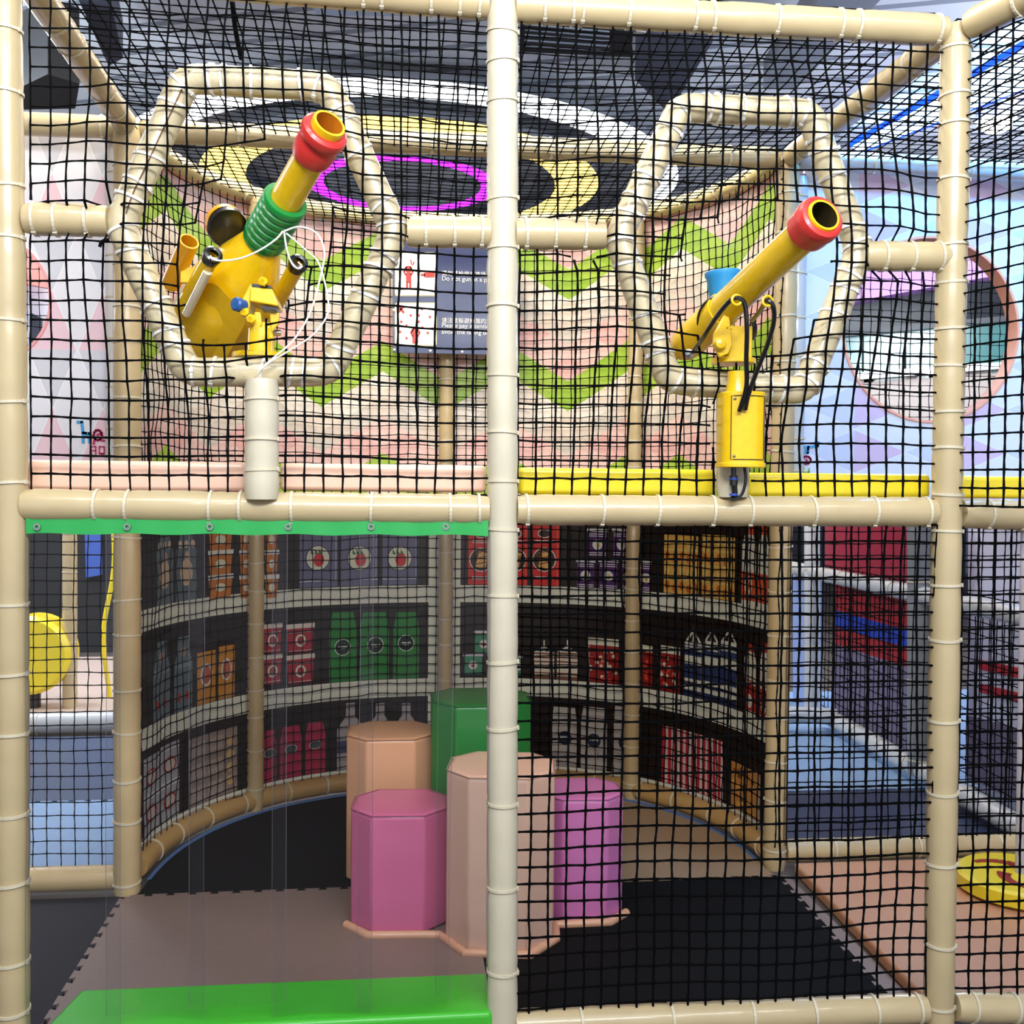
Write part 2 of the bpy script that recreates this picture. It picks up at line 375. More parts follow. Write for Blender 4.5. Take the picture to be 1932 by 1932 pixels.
# row 1
for x0, x1 in ((294, 326), (331, 371)):
    a, c, z0, z1 = bottle(x0, x1, 985, 1140, '#4E5A62', .6, .2, zb=zr1); m_ = (a+c)/2; h = z1-z0
    MU.ell(m_, z0+h*.36, (c-a)*.30, h*.17, '#B59C82', 3); MU.ell(m_+.005, z0+h*.52, (c-a)*.12, h*.12, '#A99080', 3)
    for k in range(3): MU.ell(a+(c-a)*(.2+.3*k), z0+h*.72, (c-a)*.1, h*.05, '#B8A48E', 3)
for x0, x1 in ((393, 438), (452, 476), (500, 524)):
    for yt, yb in ((1042, 1085), (1088, 1128), (996, 1040)):
        a, c, z0, z1 = MU.box(x0, x1, yt, yb); w_ = (c-a)*.08
        MU.poly([(a+w_, z0), (c-w_, z0), (c, z1), (a, z1)], '#A8631F', 2); MU.ell((a+c)/2, (z0+z1)/2, (c-a)*.22, (z1-z0)*.2, '#D8C9A8', 3, 12)
        hbar(a-.006, c+.006, z1, .02, '#CFC4B8', 4)
for x0, x1, cx in ((565, 637, 599), (643, 713, 678), (722, 789, 754)):
    a, c, z0, z1 = carton(x0, x1, 990, 1102, '#5A5A78', zr1+.004); sc, zc = MU.px(cx, 1053)
    hbar(a, c, z0+.03, .006, '#A9A9C0'); MU.rect(c-.012, c-.006, z0+.03, z1, '#8C8CA8', 3)
    MU.ell(sc, zc, .062, .062, '#1D1A1C', 3, 24); MU.ell(sc, zc, .058, .058, '#D9CDB0', 4, 24); MU.ell(sc+.005, zc-.008, .027, .033, '#B0202A', 5, 14)
    for dx in (-.03, -.01, .01): MU.poly([(sc+dx-.006, zc+.02), (sc+dx+.012, zc+.018), (sc+dx-.006, zc+.045)], '#2F5A2A', 6)
for x0, x1, cx in ((884, 934, 908), (944, 996, 971), (1003, 1056, 1027)):
    a, c, z0, z1 = carton(x0, x1, 985, 1107, '#B3201F', zr1+.003); sc, zc = MU.px(cx, 1056)
    MU.ell(sc, zc, .060, .060, '#E6DED0', 3, 24); MU.ell(sc, zc, .055, .055, '#3A1D14', 4, 24); MU.poly([(sc-.03, zc-.035), (sc+.02, zc-.045), (sc+.035, zc+.03), (sc-.01, zc+.045)], '#C29255', 5)
    for k in (-1, 0, 1): MU.poly([(sc-.04, zc+k*.028), (sc+.04, zc+k*.028+.018), (sc+.04, zc+k*.028+.023), (sc-.04, zc+k*.028+.005)], '#5A3018', 6)
    for dz in (.085, .095, -.085, -.095): hbar(sc-.045, sc+.045, zc+dz, .004, '#E8DCCB')
    MU.ell(sc, zc+.13, .034, .022, '#E6DED0', 3, 16); MU.ell(sc, zc+.13, .030, .018, '#2B1510', 4, 16); MU.rect(c-.012, c-.006, z0, z1, '#D8483C', 3)
for x0, x1, yt, yb in ((1110, 1146, 1003, 1050), (1157, 1190, 1003, 1050), (1089, 1122, 1060, 1110), (1131, 1166, 1060, 1112), (1172, 1200, 1061, 1113), (1212, 1228, 1064, 1116)):
    a, c, z0, z1 = MU.box(x0, x1, yt, yb); MU.rect(a, c, z0, z1, '#43205A', 2); hbar(a-.005, c+.005, z1+.006, .016, '#D6D0C6', 3); MU.ell((a+c)/2, (z0+z1)/2-.003, .026, .026, '#D9D0BC', 4, 16); MU.ell((a+c)/2+.003, (z0+z1)/2-.006, .008, .012, '#B98A3A', 5, 8)
    for zz in (z1-.012, z1-.022, z0+.008, z0+.018): hbar(a+.005, c-.005, zz, .004, '#CFC3D6')
for x0, x1 in ((1254, 1320), (1326, 1388)):
    a, c, z0, z1 = carton(x0, x1, 1010, 1122, '#C29448', zr1+.003)
    for k in range(4):
        for q_ in range(5):
            s_ = a+(c-a)*(q_+.5)/5; z_ = z0+(z1-z0)*(k+.5)/4; MU.ell(s_, z_-.008 if (q_ % 2) else z_+.005, .014, .02, '#A7592A' if k in (0, 2) else '#C8A868', 3, 10)
    for k in range(1, 4): hbar(a, c, z0+(z1-z0)*k/4, .008, '#CDAA66', 4)
a, c, z0, z1 = bottle(1402, 1428, 985, 1115, '#CDC0B4', .6, .15, '#C4452A', zb=zr1); MU.rect(a, c, z0+.02, z0+.14, '#B8492C', 3); MU.ell((a+c)/2, z0+.085, .03, .04, '#D8C8AE', 4); MU.ell((a+c)/2, z0+.085, .017, .022, '#B8492C', 5)
a, c, z0, z1 = bottle(1433, 1452, 985, 1115, '#CDC0B4', .6, .15, '#C4452A', zb=zr1); MU.rect(a, c, z0+.02, z0+.14, '#B8492C', 3)
# row 2
for x0, x1, yt in ((288, 320, 1210), (328, 362, 1201)):
    a, c, z0, z1 = bottle(x0, x1, yt, 1330, '#55626B', .62, .18, zb=zr2); h = z1-z0
    for k in (.25, .7): MU.ell(a+(c-a)*k, z0+h*.2, .014, .02, '#8E2A22', 3, 12)
    MU.ell((a+c)/2, z0+h*.8, (c-a)*.14, h*.07, '#94786A', 3, 10); hbar(a+.01, c-.01, z0+h*.62, .02, '#6F7D88')
for x0, x1, yt in ((371, 406, 1229), (411, 442, 1218)):
    a, c, z0, z1 = carton(x0, x1, yt, 1320, '#B07622', zr2+.003); m_ = (a+c)/2; zc = z0+(z1-z0)*.55
    MU.ell(m_, zc, (c-a)*.32, .05, '#D8C8B8', 3); MU.ell(m_, zc, (c-a)*.24, .04, '#A4523C', 4)
for x0, x1 in ((496, 531), (541, 592)):
    for yt, yb in ((1184, 1232), (1242, 1290)):
        a, c, z0, z1 = MU.box(x0, x1, yt, yb); MU.poly([(a+.008, z0), (c-.008, z0), (c, z1), (a, z1)], '#8E2230', 2); hbar(a-.004, c+.004, z1+.008, .022, '#BDB2AC', 3)
        m_ = (a+c)/2; MU.ell(m_, (z0+z1)/2, .027, .03, '#C8B8A8', 4); MU.ell(m_, (z0+z1)/2, .017, .02, '#8E2230', 5)
        for zz in (z0+.012, z1-.022): hbar(a+.006, c-.006, zz, .003, '#C8A0A0')
for x0, x1, cx, cy in ((621, 673, 646, 1221), (678, 734, 708, 1217), (742, 791, 766, 1213)):
    a, c, z0, z1 = carton(x0, x1, 1155, 1275, '#1F6E2C', zr2+.003, .12); sc, zc = MU.px(cx, cy)
    MU.ell(sc, zc, .041, .041, '#B8C8B8', 3, 22); MU.ell(sc, zc, .037, .037, '#16281E', 4, 22); hbar(sc-.022, sc+.022, zc+.002, .006, '#B8C8B8', 5); hbar(sc-.012, sc+.012, zc-.008, .003, '#B8C8B8', 5)
for x0, x1, yt, yb in ((875, 910, 1237, 1272), (896, 930, 1195, 1235), (935, 965, 1237, 1272), (970, 984, 1240, 1274)):
    a, c, z0, z1 = MU.box(x0, x1, yt, yb); MU.rect(a, c, z0, z1, '#3E7A5E', 2); hbar(a-.006, c+.006, z1+.006, .016, '#C8B8BC', 3); MU.ell((a+c)/2, (z0+z1)/2, .022, .022, '#CFC4B8', 4, 14); MU.ell((a+c)/2, (z0+z1)/2-.004, .010, .006, '#A02838', 5, 8)
def gable(x0, x1, yt, ya, yb, body, bands, zb):
    a, c, z0, z1 = MU.box(x0, x1, yt, yb); z0 = zb; za = MU.px((x0+x1)/2, ya)[1]; m_ = (a+c)/2; MU.rect(a, c, z0, z1, body, 2)
    MU.poly([(a, z1), (c, z1), (m_+.004, za), (m_-.004, za)], '#CFC4B4', 2); MU.poly([(a+.018, z1+.006), (m_-.006, z1+.006), (m_-.003, za-.016)], DKB, 3); MU.poly([(m_+.006, z1+.006), (c-.018, z1+.006), (m_+.003, za-.016)], DKB, 3)
    MU.rect(m_-.003, m_+.003, za, za+.03, '#CFC4B4', 2)
    for f0, f1, cl in bands: MU.rect(a, c, z0+(z1-z0)*f0, z0+(z1-z0)*f1, cl, 3)
for x0, x1 in ((1007, 1046), (1051, 1090)): gable(x0, x1, 1231, 1219, 1275, '#BFB3A6', ((0, .12, '#6B4436'), (.2, .25, '#6B4436'), (.62, .68, '#6B4436'), (.78, .84, '#6B4436'), (.93, 1, '#6B4436')), zr2+.003)
for x0, x1 in ((1293, 1325), (1329, 1358), (1361, 1392)): gable(x0, x1, 1213, 1188, 1322, '#C8BFB2', ((0, .12, '#232C50'), (.2, .25, '#232C50'), (.33, .60, '#27335E'), (.76, .86, '#27335E'), (.89, .91, '#27335E'), (.94, .96, '#27335E')), zr2+.003)
for x0, x1, yt, yb in ((1110, 1168, 1211, 1281), (1196, 1232, 1222, 1290), (1242, 1284, 1226, 1298)):
    a, c, z0, z1 = carton(x0, x1, yt, yb, '#7E1E1C', zr2+.003); hbar(a, c, z1, .035, '#C9BBA8', 3); rd = random.Random(x0)
    for k in range(22): MU.ell(rd.uniform(a+.012, c-.012), rd.uniform(z0+.015, z1-.035), .010, .009, rd.choice(['#D8B09A', '#C03A30', '#E0C0AC']), 4, 7)
    MU.rect(a, a+.01, z0, z1-.02, '#A87A70', 5)
for x0, x1 in ((1406, 1428), (1436, 1452)):
    a, c, z0, z1 = bottle(x0, x1, 1213, 1320, '#C6B8AC', .6, .12, '#A0282A', zb=zr2); MU.rect(a, c, z0+.02, z0+.13, '#8E1E20', 3); MU.ell((a+c)/2, z0+.06, .022, .03, '#C6B8AC', 4); hbar(a, c, z0+.145, .006, '#8E1E20')
# row 3
for x0, x1, yt in ((270, 300, 1425), (302, 337, 1402)):
    a, c, z0, z1 = carton(x0, x1, yt, 1560, '#8C8A90', zr3+.003)
    for k in (.25, .72): MU.ell((a+c)/2, z0+(z1-z0)*k, (c-a)*.36, .035, '#8C2A28', 3, 14); MU.ell((a+c)/2, z0+(z1-z0)*k, (c-a)*.27, .026, '#A89A94', 4, 14)
    for k in (.45, .5, .93): hbar(a, c, z0+(z1-z0)*k, .008, '#B5B2B4')
a, c, z0, z1 = carton(356, 447, 1381, 1525, '#84746E', zr3+.003)
for k in range(3):
    for q_ in range(2): MU.rect(a+(c-a)*(.06+q_*.36), a+(c-a)*(.36+q_*.36), z0+(z1-z0)*(.06+k*.33), z0+(z1-z0)*(.26+k*.33), '#958680', 3)
for k in range(4): MU.ell(a+(c-a)*.86, z0+(z1-z0)*(.2+k*.2), .022, .022, '#B8986A', 4, 10)
for x0, x1, yt in ((496, 521, 1378), (528, 569, 1370), (576, 614, 1362)):
    a, c, z0, z1 = carton(x0, x1, yt, 1465, '#962040', zr3+.003, .14); m_ = (a+c)/2; zc = z0+(z1-z0)*.56
    MU.ell(m_, zc, .033, .021, '#A89CA0', 3, 16); MU.ell(m_, zc, .029, .017, '#3C4448', 4, 16)
for x0, x1 in ((636, 686), (693, 741), (743, 790)):
    a, c, z0, z1 = bottle(x0, x1, 1326, 1450, '#918A8C', .34, .20, zb=zr3+.003); hbar((a+c)/2-.024, (a+c)/2+.024, z1-.01, .006, '#3A3440'); MU.rect(a, c, z0+.08, z0+.14, '#3A3C58', 3)
for x0, x1, cx, cy in ((1040, 1089, 1066, 1392), (1097, 1146, 1121, 1397), (1157, 1206, 1180, 1402)):
    a, c, z0, z1 = carton(x0, x1, 1334, 1460, '#9C9694', zr3+.003, .08); sc, zc = MU.px(cx, cy)
    MU.ell(sc, zc, .035, .035, '#22263A', 3, 20)
    for k in range(4): MU.ell(sc-.018+k*.012, zc+.004, .006, .006, '#B8B4B8', 4, 8)
    hbar(a, c, z1-.045, .004, '#7C7476'); MU.rect(sc+.02, sc+.024, z0+.05, z0+.09, '#3E4A60', 3)
a, c, z0, z1 = carton(1250, 1366, 1382, 1490, '#B9AAA2', zr3+.003)
for k in range(11): MU.rect(a+(c-a)*(k/11), a+(c-a)*(k/11+.05), z0, z1, '#98202E', 3)
a, c, z0, z1 = carton(1381, 1436, 1447, 1560, '#A8743A', zr3+.003); rd = random.Random(4)
for k in range(26): MU.ell(rd.uniform(a+.01, c-.03), rd.uniform(z0+.01, z1-.02), .014, .009, rd.choice(['#5E3018', '#C8924C', '#7A4420']), 3, 8)
MU.rect(c-.02, c-.008, z0, z1, '#8A94A0', 3)
# back sheet with thickness + prints in one mesh
mb = MU.b
N = 60
for k in range(N):
    s0, s1 = MU.w.len*k/N, MU.w.len*(k+1)/N; base = len(mb.v)
    for s_ in (s0, s1):
        for z_ in (.10, 1.40): mb.v.append(tuple(MU.w.at(s_, z_, .012)))
    mb.face([base, base+1, base+3, base+2], 0)
o = mb.obj('printed_wall_panel', MU.mats, smooth=False, origin=(0, 0, 0), label='curved lower wall panel printed with dark shelves of groceries', cat='mural')
# chevron panel upstairs
m, nt, b, mth, mix = node_chain('chevron_print', .4, .15)
uv = nt.nodes.new('ShaderNodeUVMap'); sp = nt.nodes.new('ShaderNodeSeparateXYZ'); nt.links.new(uv.outputs[0], sp.inputs[0])
U, V = sp.outputs[0], sp.outputs[1]
HP, AMP, PER = .305, .185, .545
tri = mth('DIVIDE', mth('PINGPONG', U, HP), HP)
wv = mth('SUBTRACT', V, mth('MULTIPLY', tri, AMP)); fr = mth('FRACT', mth('DIVIDE', wv, PER))
def band(f, lo, hi): return mth('MULTIPLY', mth('GREATER_THAN', f, lo), mth('LESS_THAN', f, hi))
w2 = mth('ADD', V, mth('MULTIPLY', tri, AMP)); f2 = mth('FRACT', mth('DIVIDE', w2, PER*.5))
base = mix(mth('GREATER_THAN', f2, .5), '#FBEEDC', '#F6E3CE')
c1 = mix(band(fr, .60, .78), base, mix(mth('GREATER_THAN', f2, .5), '#E3D6C6', '#EAD6C4'))
c2 = mix(band(fr, .27, .60), c1, mix(mth('GREATER_THAN', f2, .6), '#F9CFC2', '#F3BDB4'))
c3 = mix(mth('LESS_THAN', fr, .27), c2, mix(mth('GREATER_THAN', f2, .55), '#A2C63C', '#AFCC48'))
nt.links.new(c3, b.inputs['Base Color'])
zb_ = W1.hit(1073, 776)[1]
def chev(px0, px1, pmin, z0, z1, label):
    s0 = W1.hit(px0, 700)[0] if px0 > 100 else 0; s1 = W1.hit(px1, 700)[0] if px1 < 1630 else W1.len
    sm = W1.hit(pmin, 600)[0]; b = MB(); n = max(2, int((s1-s0)/.05)); uvs = []
    for k in range(n+1):
        s_ = s0+(s1-s0)*k/n
        for z_ in (z0, z1): b.v.append(tuple(W1.at(s_, z_, 0))); uvs.append((s_-sm+4*HP*2, z_-zb_+PER*4))
    for k in range(n+1):
        s_ = s0+(s1-s0)*k/n
        for z_ in (z0, z1): b.v.append(tuple(W1.at(s_, z_, .015))); uvs.append((s_-sm+4*HP*2, z_-zb_+PER*4))
    q = 2*(n+1)
    for k in range(n):
        b.face([2*k, 2*k+2, 2*k+3, 2*k+1]); b.face([q+2*k, q+2*k+1, q+2*k+3, q+2*k+2]); b.face([2*k+1, 2*k+3, q+2*k+3, q+2*k+1]); b.face([2*k, q+2*k, q+2*k+2, 2*k+2])
    b.face([0, 1, q+1, q]); b.face([2*n, q+2*n, q+2*n+1, 2*n+1])
    o = b.obj('chevron_wall_panel', m, smooth=False, label=label, cat='wall panel'); me = o.data
    ul = me.uv_layers.new(name='UVMap')
    for lp in me.loops: ul.data[lp.index].uv = uvs[lp.vertex_index]
    return o
ZD, ZT = 1.46, 2.775
chev(262, 836, 607, ZD, ZT, 'curved pink and green chevron wall panel behind the left cannon')
chev(838, 1190, 1073, ZD, ZT, 'curved pink and green chevron wall panel right of the center post')
chev(1192, 1459, 1374, ZD, ZT, 'curved pink and green chevron wall panel behind the right cannon')
# ------------------------------------------------------------------ diamond wall panels with round windows
def diamond_mat(name, rot, base, pink, grey, wx, wz, ox, oz):
    m, nt, b, mth, mix = node_chain(name, .4, .2)
    tc = nt.nodes.new('ShaderNodeTexCoord'); sp = nt.nodes.new('ShaderNodeSeparateXYZ'); nt.links.new(tc.outputs['Object'], sp.inputs[0])
    X, Z = (sp.outputs[0], sp.outputs[2]) if not rot else (sp.outputs[2], sp.outputs[0])
    fx = mth('FRACT', mth('DIVIDE', mth('ADD', X, ox), wx)); fz = mth('FRACT', mth('DIVIDE', mth('ADD', Z, oz), wz))
    dx = mth('MULTIPLY', mth('ABSOLUTE', mth('SUBTRACT', fx, .5)), 2.1); dz = mth('MULTIPLY', mth('ABSOLUTE', mth('SUBTRACT', fz, .5)), 2.0)
    ins = mth('LESS_THAN', mth('ADD', dx, dz), 1.0)
    c = mix(mth('GREATER_THAN', fz, .5), grey, pink)
    fx2 = mth('FRACT', mth('ADD', fx, .5)); dx2 = mth('MULTIPLY', mth('ABSOLUTE', mth('SUBTRACT', fx2, .5)), 2.1)
    fz2 = mth('FRACT', mth('ADD', fz, .5)); dz2 = mth('MULTIPLY', mth('ABSOLUTE', mth('SUBTRACT', fz2, .5)), 2.0)
    ins2 = mth('LESS_THAN', mth('ADD', dx2, dz2), 1.0)
    nt.links.new(mix(ins, mix(mth('MULTIPLY', ins2, .35), base, grey), c), b.inputs['Base Color']); return m
def holed(name, x0, x1, z0, z1, Y, cx, cz, r, m, rimm, label):
    b = MB(); N = 72; ring_ = []
    for k in range(N):
        a = 2*math.pi*k/N; c, s = math.cos(a), math.sin(a); t = 1e9
        if c > 1e-6: t = min(t, (x1-cx)/c)
        if c < -1e-6: t = min(t, (x0-cx)/c)
        if s > 1e-6: t = min(t, (z1-cz)/s)
        if s < -1e-6: t = min(t, (z0-cz)/s)
        t = max(t, r+.005)
        for y in (Y, Y+.02): b.v += [(cx+r*c, y, cz+r*s), (cx+t*c, y, cz+t*s)]
    for k in range(N):
        a, c = k*4, ((k+1) % N)*4
        b.face([a, a+1, c+1, c]); b.face([a+2, c+2, c+3, a+3]); b.face([a, c, c+2, a+2]); b.face([a+1, a+3, c+3, c+1])
    org = (cx, Y, cz); o = b.obj(name, m, smooth=False, origin=org, label=label, cat='wall panel')
    MB().lathe((cx, Y-.006, cz), (0, 1, 0), [(0, r-.004), (0, r+.006), (.078, r+.006), (.078, r-.004), (0, r-.004)], 72).obj('window_rim', rimm, o)
    return o
def glyph_logo(parent, cx, cz, Y, rot, h=.075):
    """little print: a blue long-necked animal, a pink bird and two characters"""
    bl, pk, gn = mat('logo_blue', '#3E9AD0', .5), mat('logo_pink', '#C2185B', .5), mat('logo_green', '#9CC04A', .5)
    def T(x, z):
        x, z = x*h, z*h
        return Vector((cx+(z if rot else x), Y, cz+(-x if rot else z)))
    def strokes(nm, lst, w, m):
        b = MB()
        for ln in lst:
            for p, q in zip(ln, ln[1:]):
                p, q = T(*p), T(*q); d = (q-p).normalized(); s_ = Vector((d.z, 0, -d.x))*w*h/2; e_ = d*w*h*.3
                b.prism([p-s_-e_, q-s_+e_, q+s_+e_, p+s_-e_], (0, -.002, 0))
        b.obj(nm, m, parent, smooth=False)
    strokes('blue_emblem', [[(-1.2, 1), (-.85, 1)], [(-.9, 1), (-.8, .2), (-.3, .15)], [(-.8, .2), (-.8, -.5)], [(-.35, .2), (-.35, -.5)], [(-.6, .2), (-.6, 0)]], .2, bl)
    circ = [(.25+.3*math.cos(a*math.pi/6), .05+.38*math.sin(a*math.pi/6)) for a in range(13)]
    strokes('pink_emblem', [circ, [(.05, -.1), (-.05, -.6)], [(.2, .05), (.5, .2)], [(.45, -.3), (.7, -.35)]], .16, pk)
    strokes('green_emblem', [[(.9, .3), (1.2, .3), (1.2, -.3), (.9, -.1)]], .12, gn)
    strokes('characters', [[(-.3, -.8), (-.3, -1.5), (.1, -1.5), (.1, -.8), (-.3, -.8)], [(-.3, -1.1), (.1, -1.1)], [(.35, -.8), (.35, -1.3), (.7, -1.3), (.7, -.8), (.35, -.8)], [(.5, -1.3), (.4, -1.55)], [(.55, -1.3), (.75, -1.55)]], .08, pk)
YP = 1.30
pl_ = [onY(x, y, YP) for x, y in ((-60, 244), (262, 940))]
hl = onY(20, 565, YP); hr = onY(95, 565, YP)
DL = diamond_mat('diamond_print_tall', False, '#EDE9EC', '#E8C4CC', '#CFCDD4', .178, .43, .02, -.035)
oL = holed('diamond_wall_panel', onY(-230, 500, YP).x, onY(222, 500, YP).x, 1.42, 2.83, YP, hl.x-.10, hl.z, hr.x-hl.x+.10, DL, mat('pink_rim', '#E8A0A0', .4), 'white wall panel with tall pale pink diamonds at the upper left')
p = onY(178, 822, YP-.003); glyph_logo(oL, p.x, p.z, YP-.003, False, .05)
hc = onY(1757, 622, YP); he = onY(1920, 622, YP)
DR = diamond_mat('diamond_print_wide', True, '#DDE3F4', '#CDB9DA', '#C3CDE6', .178, .43, .05, .10)
oR = holed('diamond_wall_panel', onY(1516, 500, YP).x, 3.6, 1.42, 2.83, YP, hc.x, hc.z, he.x-hc.x, DR, mat('orange_rim', '#E7A48C', .4), 'white and lilac wall panel with wide diamonds at the upper right')
p = onY(1520, 862, YP-.003); glyph_logo(oR, p.x, p.z, YP-.003, True, .05)
MB().box((onY(1512, 500, YP).x-.015, YP-.005, 1.45), (onY(1512, 500, YP).x+.012, YP+.02, 2.75)).obj('edge_strip', mat('mauve_edge', '#A98AA6', .4), oR)
# mall seen through the right round window
PURP = mat('lilac_soffit', '#A878C0', .6)
def ybox(nm, pxs, Y, d, m, label, cat, parent=None):
    b = MB(); b.prism([onY(x, y, Y) for x, y in pxs], (0, d, 0))
    if parent: return b.obj(nm, m, parent, smooth=False)
    return b.obj(nm, m, smooth=False, label=label, cat=cat, origin=onY(*pxs[0], Y))
ybox('soffit', [(1560, 440), (1960, 440), (1960, 505), (1560, 578)], 6.5, .4, PURP, 'lilac ceiling edge seen through the right round window', 'soffit')
ybox('shopfront', [(1540, 560), (1960, 490), (1960, 640), (1540, 700)], 7.6, .4, mat('dark_shop', '#20242C', .4), 'dark shopfront seen through the right round window', 'shop front')
t = empty('balustrade', onY(1600, 715, 6.9), 'teal glass balustrade with white rail seen through the right round window', 'railing')
for k in range(5): ybox('glass_pane', [(1550+k*80, 640-k*8), (1626+k*80, 632-k*8), (1626+k*80, 722-k*6), (1550+k*80, 728-k*6)], 6.9, .03, mat('teal_glass', '#44706E', .2), '', '', t)
ybox('hand_rail', [(1540, 708), (1960, 678), (1960, 690), (1540, 722)], 6.8, .06, mat('white_rail', '#F2F2F2', .4, emit='#FFFFFF', es=.0), '', '', t)
ybox('dark_band', [(1540, 628), (1960, 590), (1960, 600), (1540, 640)], 6.8, .05, DARK, '', '', t)
ybox('parapet', [(1540, 722), (1960, 690), (1960, 860), (1540, 860)], 6.9, .2, mat('beige_parapet', '#A89A92', .6), 'beige parapet low in the right round window', 'wall')
# through the left round window
ybox('pink_board', [(-40, 430), (96, 430), (100, 545), (-40, 520)], 3.0, .05, mat('pink_board', '#EE9C98', .5), 'pink board seen through the left round window', 'board')
wb_ = ybox('white_board', [(-40, 522), (110, 548), (110, 720), (-40, 720)], 3.2, .05, mat('white_board', '#DDE2F2', .5), 'white board seen through the left round window', 'board')
ybox('dark_patch', [(58, 590), (78, 600), (76, 655), (56, 660)], 3.17, .02, mat('grey_crate', '#33384A', .5), '', '', wb_)
# ------------------------------------------------------------------ posts and beams of the front frame
def seq(a, b, n, j=.02): return [a+(b-a)*i/(n-1)+random.uniform(-j, j) for i in range(n)]
def front_post(pxs, tiepx, label, m):
    pts = [onY(x, y) for x, y in pxs]; pts[0].z = 0.0; pts[0].x = onY(*pxs[0]).x
    zs = [onY(pxs[0][0], y).z for y in tiepx]
    return padded('padded_post', pts, label, 'post', [z for z in zs], m=m, head=(1, -.35, 0), tilt=.07, lump=.0009)
front_post([(24, 1960), (21, 950), (8, 0), (7, -90)], [1900, 1805, 1662, 1525, 1380, 1272, 1130, 905, 760, 600, 445, 360, 185, 60], 'tall cream padded post at the left edge of the frame', VIN)
cp = front_post([(948, 1975), (948, 962), (948, 25), (948, 0)], [1835, 1670, 1516, 1372, 1248, 1115, 994, 900, 810, 715, 580, 475, 385, 186, 120, 55], 'tall pale cream padded post in the middle of the frame', VINW)
front_post([(1770, 1960), (1786, 967), (1804, 58), (1804, 50)], [1895, 1780, 1622, 1490, 1362, 1212, 1110, 1005, 925, 843, 778, 687, 615, 528, 455, 330, 230, 188, 85], 'tall cream padded post at the right of the frame', VIN)
def beam(pxs, label, tiepx=(), Y=0.0, m=VIN, r=PR, name='padded_beam', **k):
    pts = [onY(x, y, Y) for x, y in pxs]; d = pts[0]; ts = [(onY(x, pxs[0][1], Y)-Vector((d.x, d.y, d.z))).length for x in tiepx]
    return padded(name, pts, label, 'beam', ts, m=m, r=r, head=(0, -.5, -1), **k)
beam([(45, 953), (922, 962)], 'horizontal cream beam above the clear curtain', [184, 236, 396, 448, 544, 700, 848, 905])
beam([(975, 962), (1762, 966)], 'horizontal cream beam below the yellow pads, under the right cannon', [1000, 1126, 1235, 1350, 1418, 1535, 1655, 1755])
beam([(1812, 968), (1990, 976)], 'short cream beam running off the right edge at deck height', [1860, 1925])
beam([(-60, 953), (2, 953)], 'short cream beam end at the left edge at deck height', [])
beam([(30, -60), (480, -28), (922, 8)], 'cream top beam above the left cannon', [690, 730, 820, 860, 905])
beam([(972, 12), (1782, 58)], 'cream top beam above the right cannon', [1026, 1074, 1105, 1180, 1306, 1348, 1460, 1590, 1616, 1770])
beam([(972, 1935), (1745, 1902)], 'cream bottom beam in front of the black floor mat', [1090, 1260, 1420, 1530, 1640, 1725])
beam([(1800, 1899), (1990, 1905)], 'cream bottom beam at the lower right corner', [1830, 1905])
# lateral stubs
beam([(48, 413), (206, 417)], 'short cream stub beam left of the left hexagon', [42+10, 106, 172])
beam([(768, 437), (925, 439)], 'short cream stub beam between left hexagon and center post', [800, 858, 912])
beam([(972, 441), (1140, 443)], 'short cream stub beam between center post and right hexagon', [990, 1050, 1110])
beam([(1628, 483), (1785, 485)], 'short cream stub beam between right hexagon and right post', [1662, 1716, 1765])
def stub_post(x, y0, y1, label, ties, Y=-.012):
    top = onY(x, y0, Y); pts = [onY(x, y1, Y), top]; L0 = pts[0].z
    return padded('padded_stub_post', pts, label, 'post', [onY(x, y, Y).z-L0 for y in ties], m=VINW, head=(1, -.3, 0), r=.043)
stub_post(494, 716, 942, 'short white-cream stub post under the left hexagon', [760, 828, 878], Y=-.03)
stub_post(1382, 722, 938, 'short white-cream stub post behind the yellow motor box', [])
# corner beams and side frame
def pb(p, q, label, ties=(), m=VIN, r=PR, name='padded_beam', cat='beam', **k): return padded(name, [p, q], label, cat, ties, m=m, r=r, head=(0, -.3, -1), **k)
pR = onY(1804, 58); pBR = onY(1487, 300, 1.235); pBL = onY(240, 238, 1.17); pL = onY(8, -58)
pb(pR+Vector((0, .03, 0)), pBR-Vector((0, .03, 0)), 'slanting cream roof beam from the right post back to the rear', [.2, .5, .8, 1.05])
pb(pL+Vector((0.02, .03, .03)), pBL-Vector((0, .03, 0)), 'slanting cream roof beam from the left post back to the rear', [.3, .45, .8, .95, 1.12])
pSide = Vector((pR.x+.40, pR.y-1.05, pR.z+.02))
pb(pR+Vector((.02, -.04, 0)), pSide, 'cream top beam leaving the right post toward the viewer', [.15, .5])
def back_post(x, ytop, ybot, Y, label, r=PR, ties=None, m=VINT, x2=None):
    a = onY(x, ybot, Y); a.z = 0; b = onY(x2 or x, ytop, Y)
    return padded('padded_post', [a, b], label, 'post', ties or seq(.08, b.z-.1, 16, .03), m=m, r=r, tilt=.08)
back_post(240, 246, 1690, 1.17, 'rear cream post at the left end of the curved wall', r=.048, m=VINT)
back_post(1461, 306, 1640, 1.235, 'rear cream post at the right end of the curved wall', r=.044, m=VINT, x2=1487)
def curve_post(px, py, label, r=.037):
    s_, _ = W0.hit(px, py); a = W0.at(s_, 0.02, -.012); b = Vector((a.x, a.y, 2.80))
    return padded('padded_post', [a, b], label, 'post', seq(.1, 2.6, 18, .03), m=VINT, r=r, tilt=.08)
curve_post(479, 1300, 'tan padded post on the curved wall, behind the clear curtain')
curve_post(839, 1300, 'tan padded post on the curved wall, just left of the center post')
curve_post(1195, 1300, 'tan padded post on the curved wall, right of the center post')
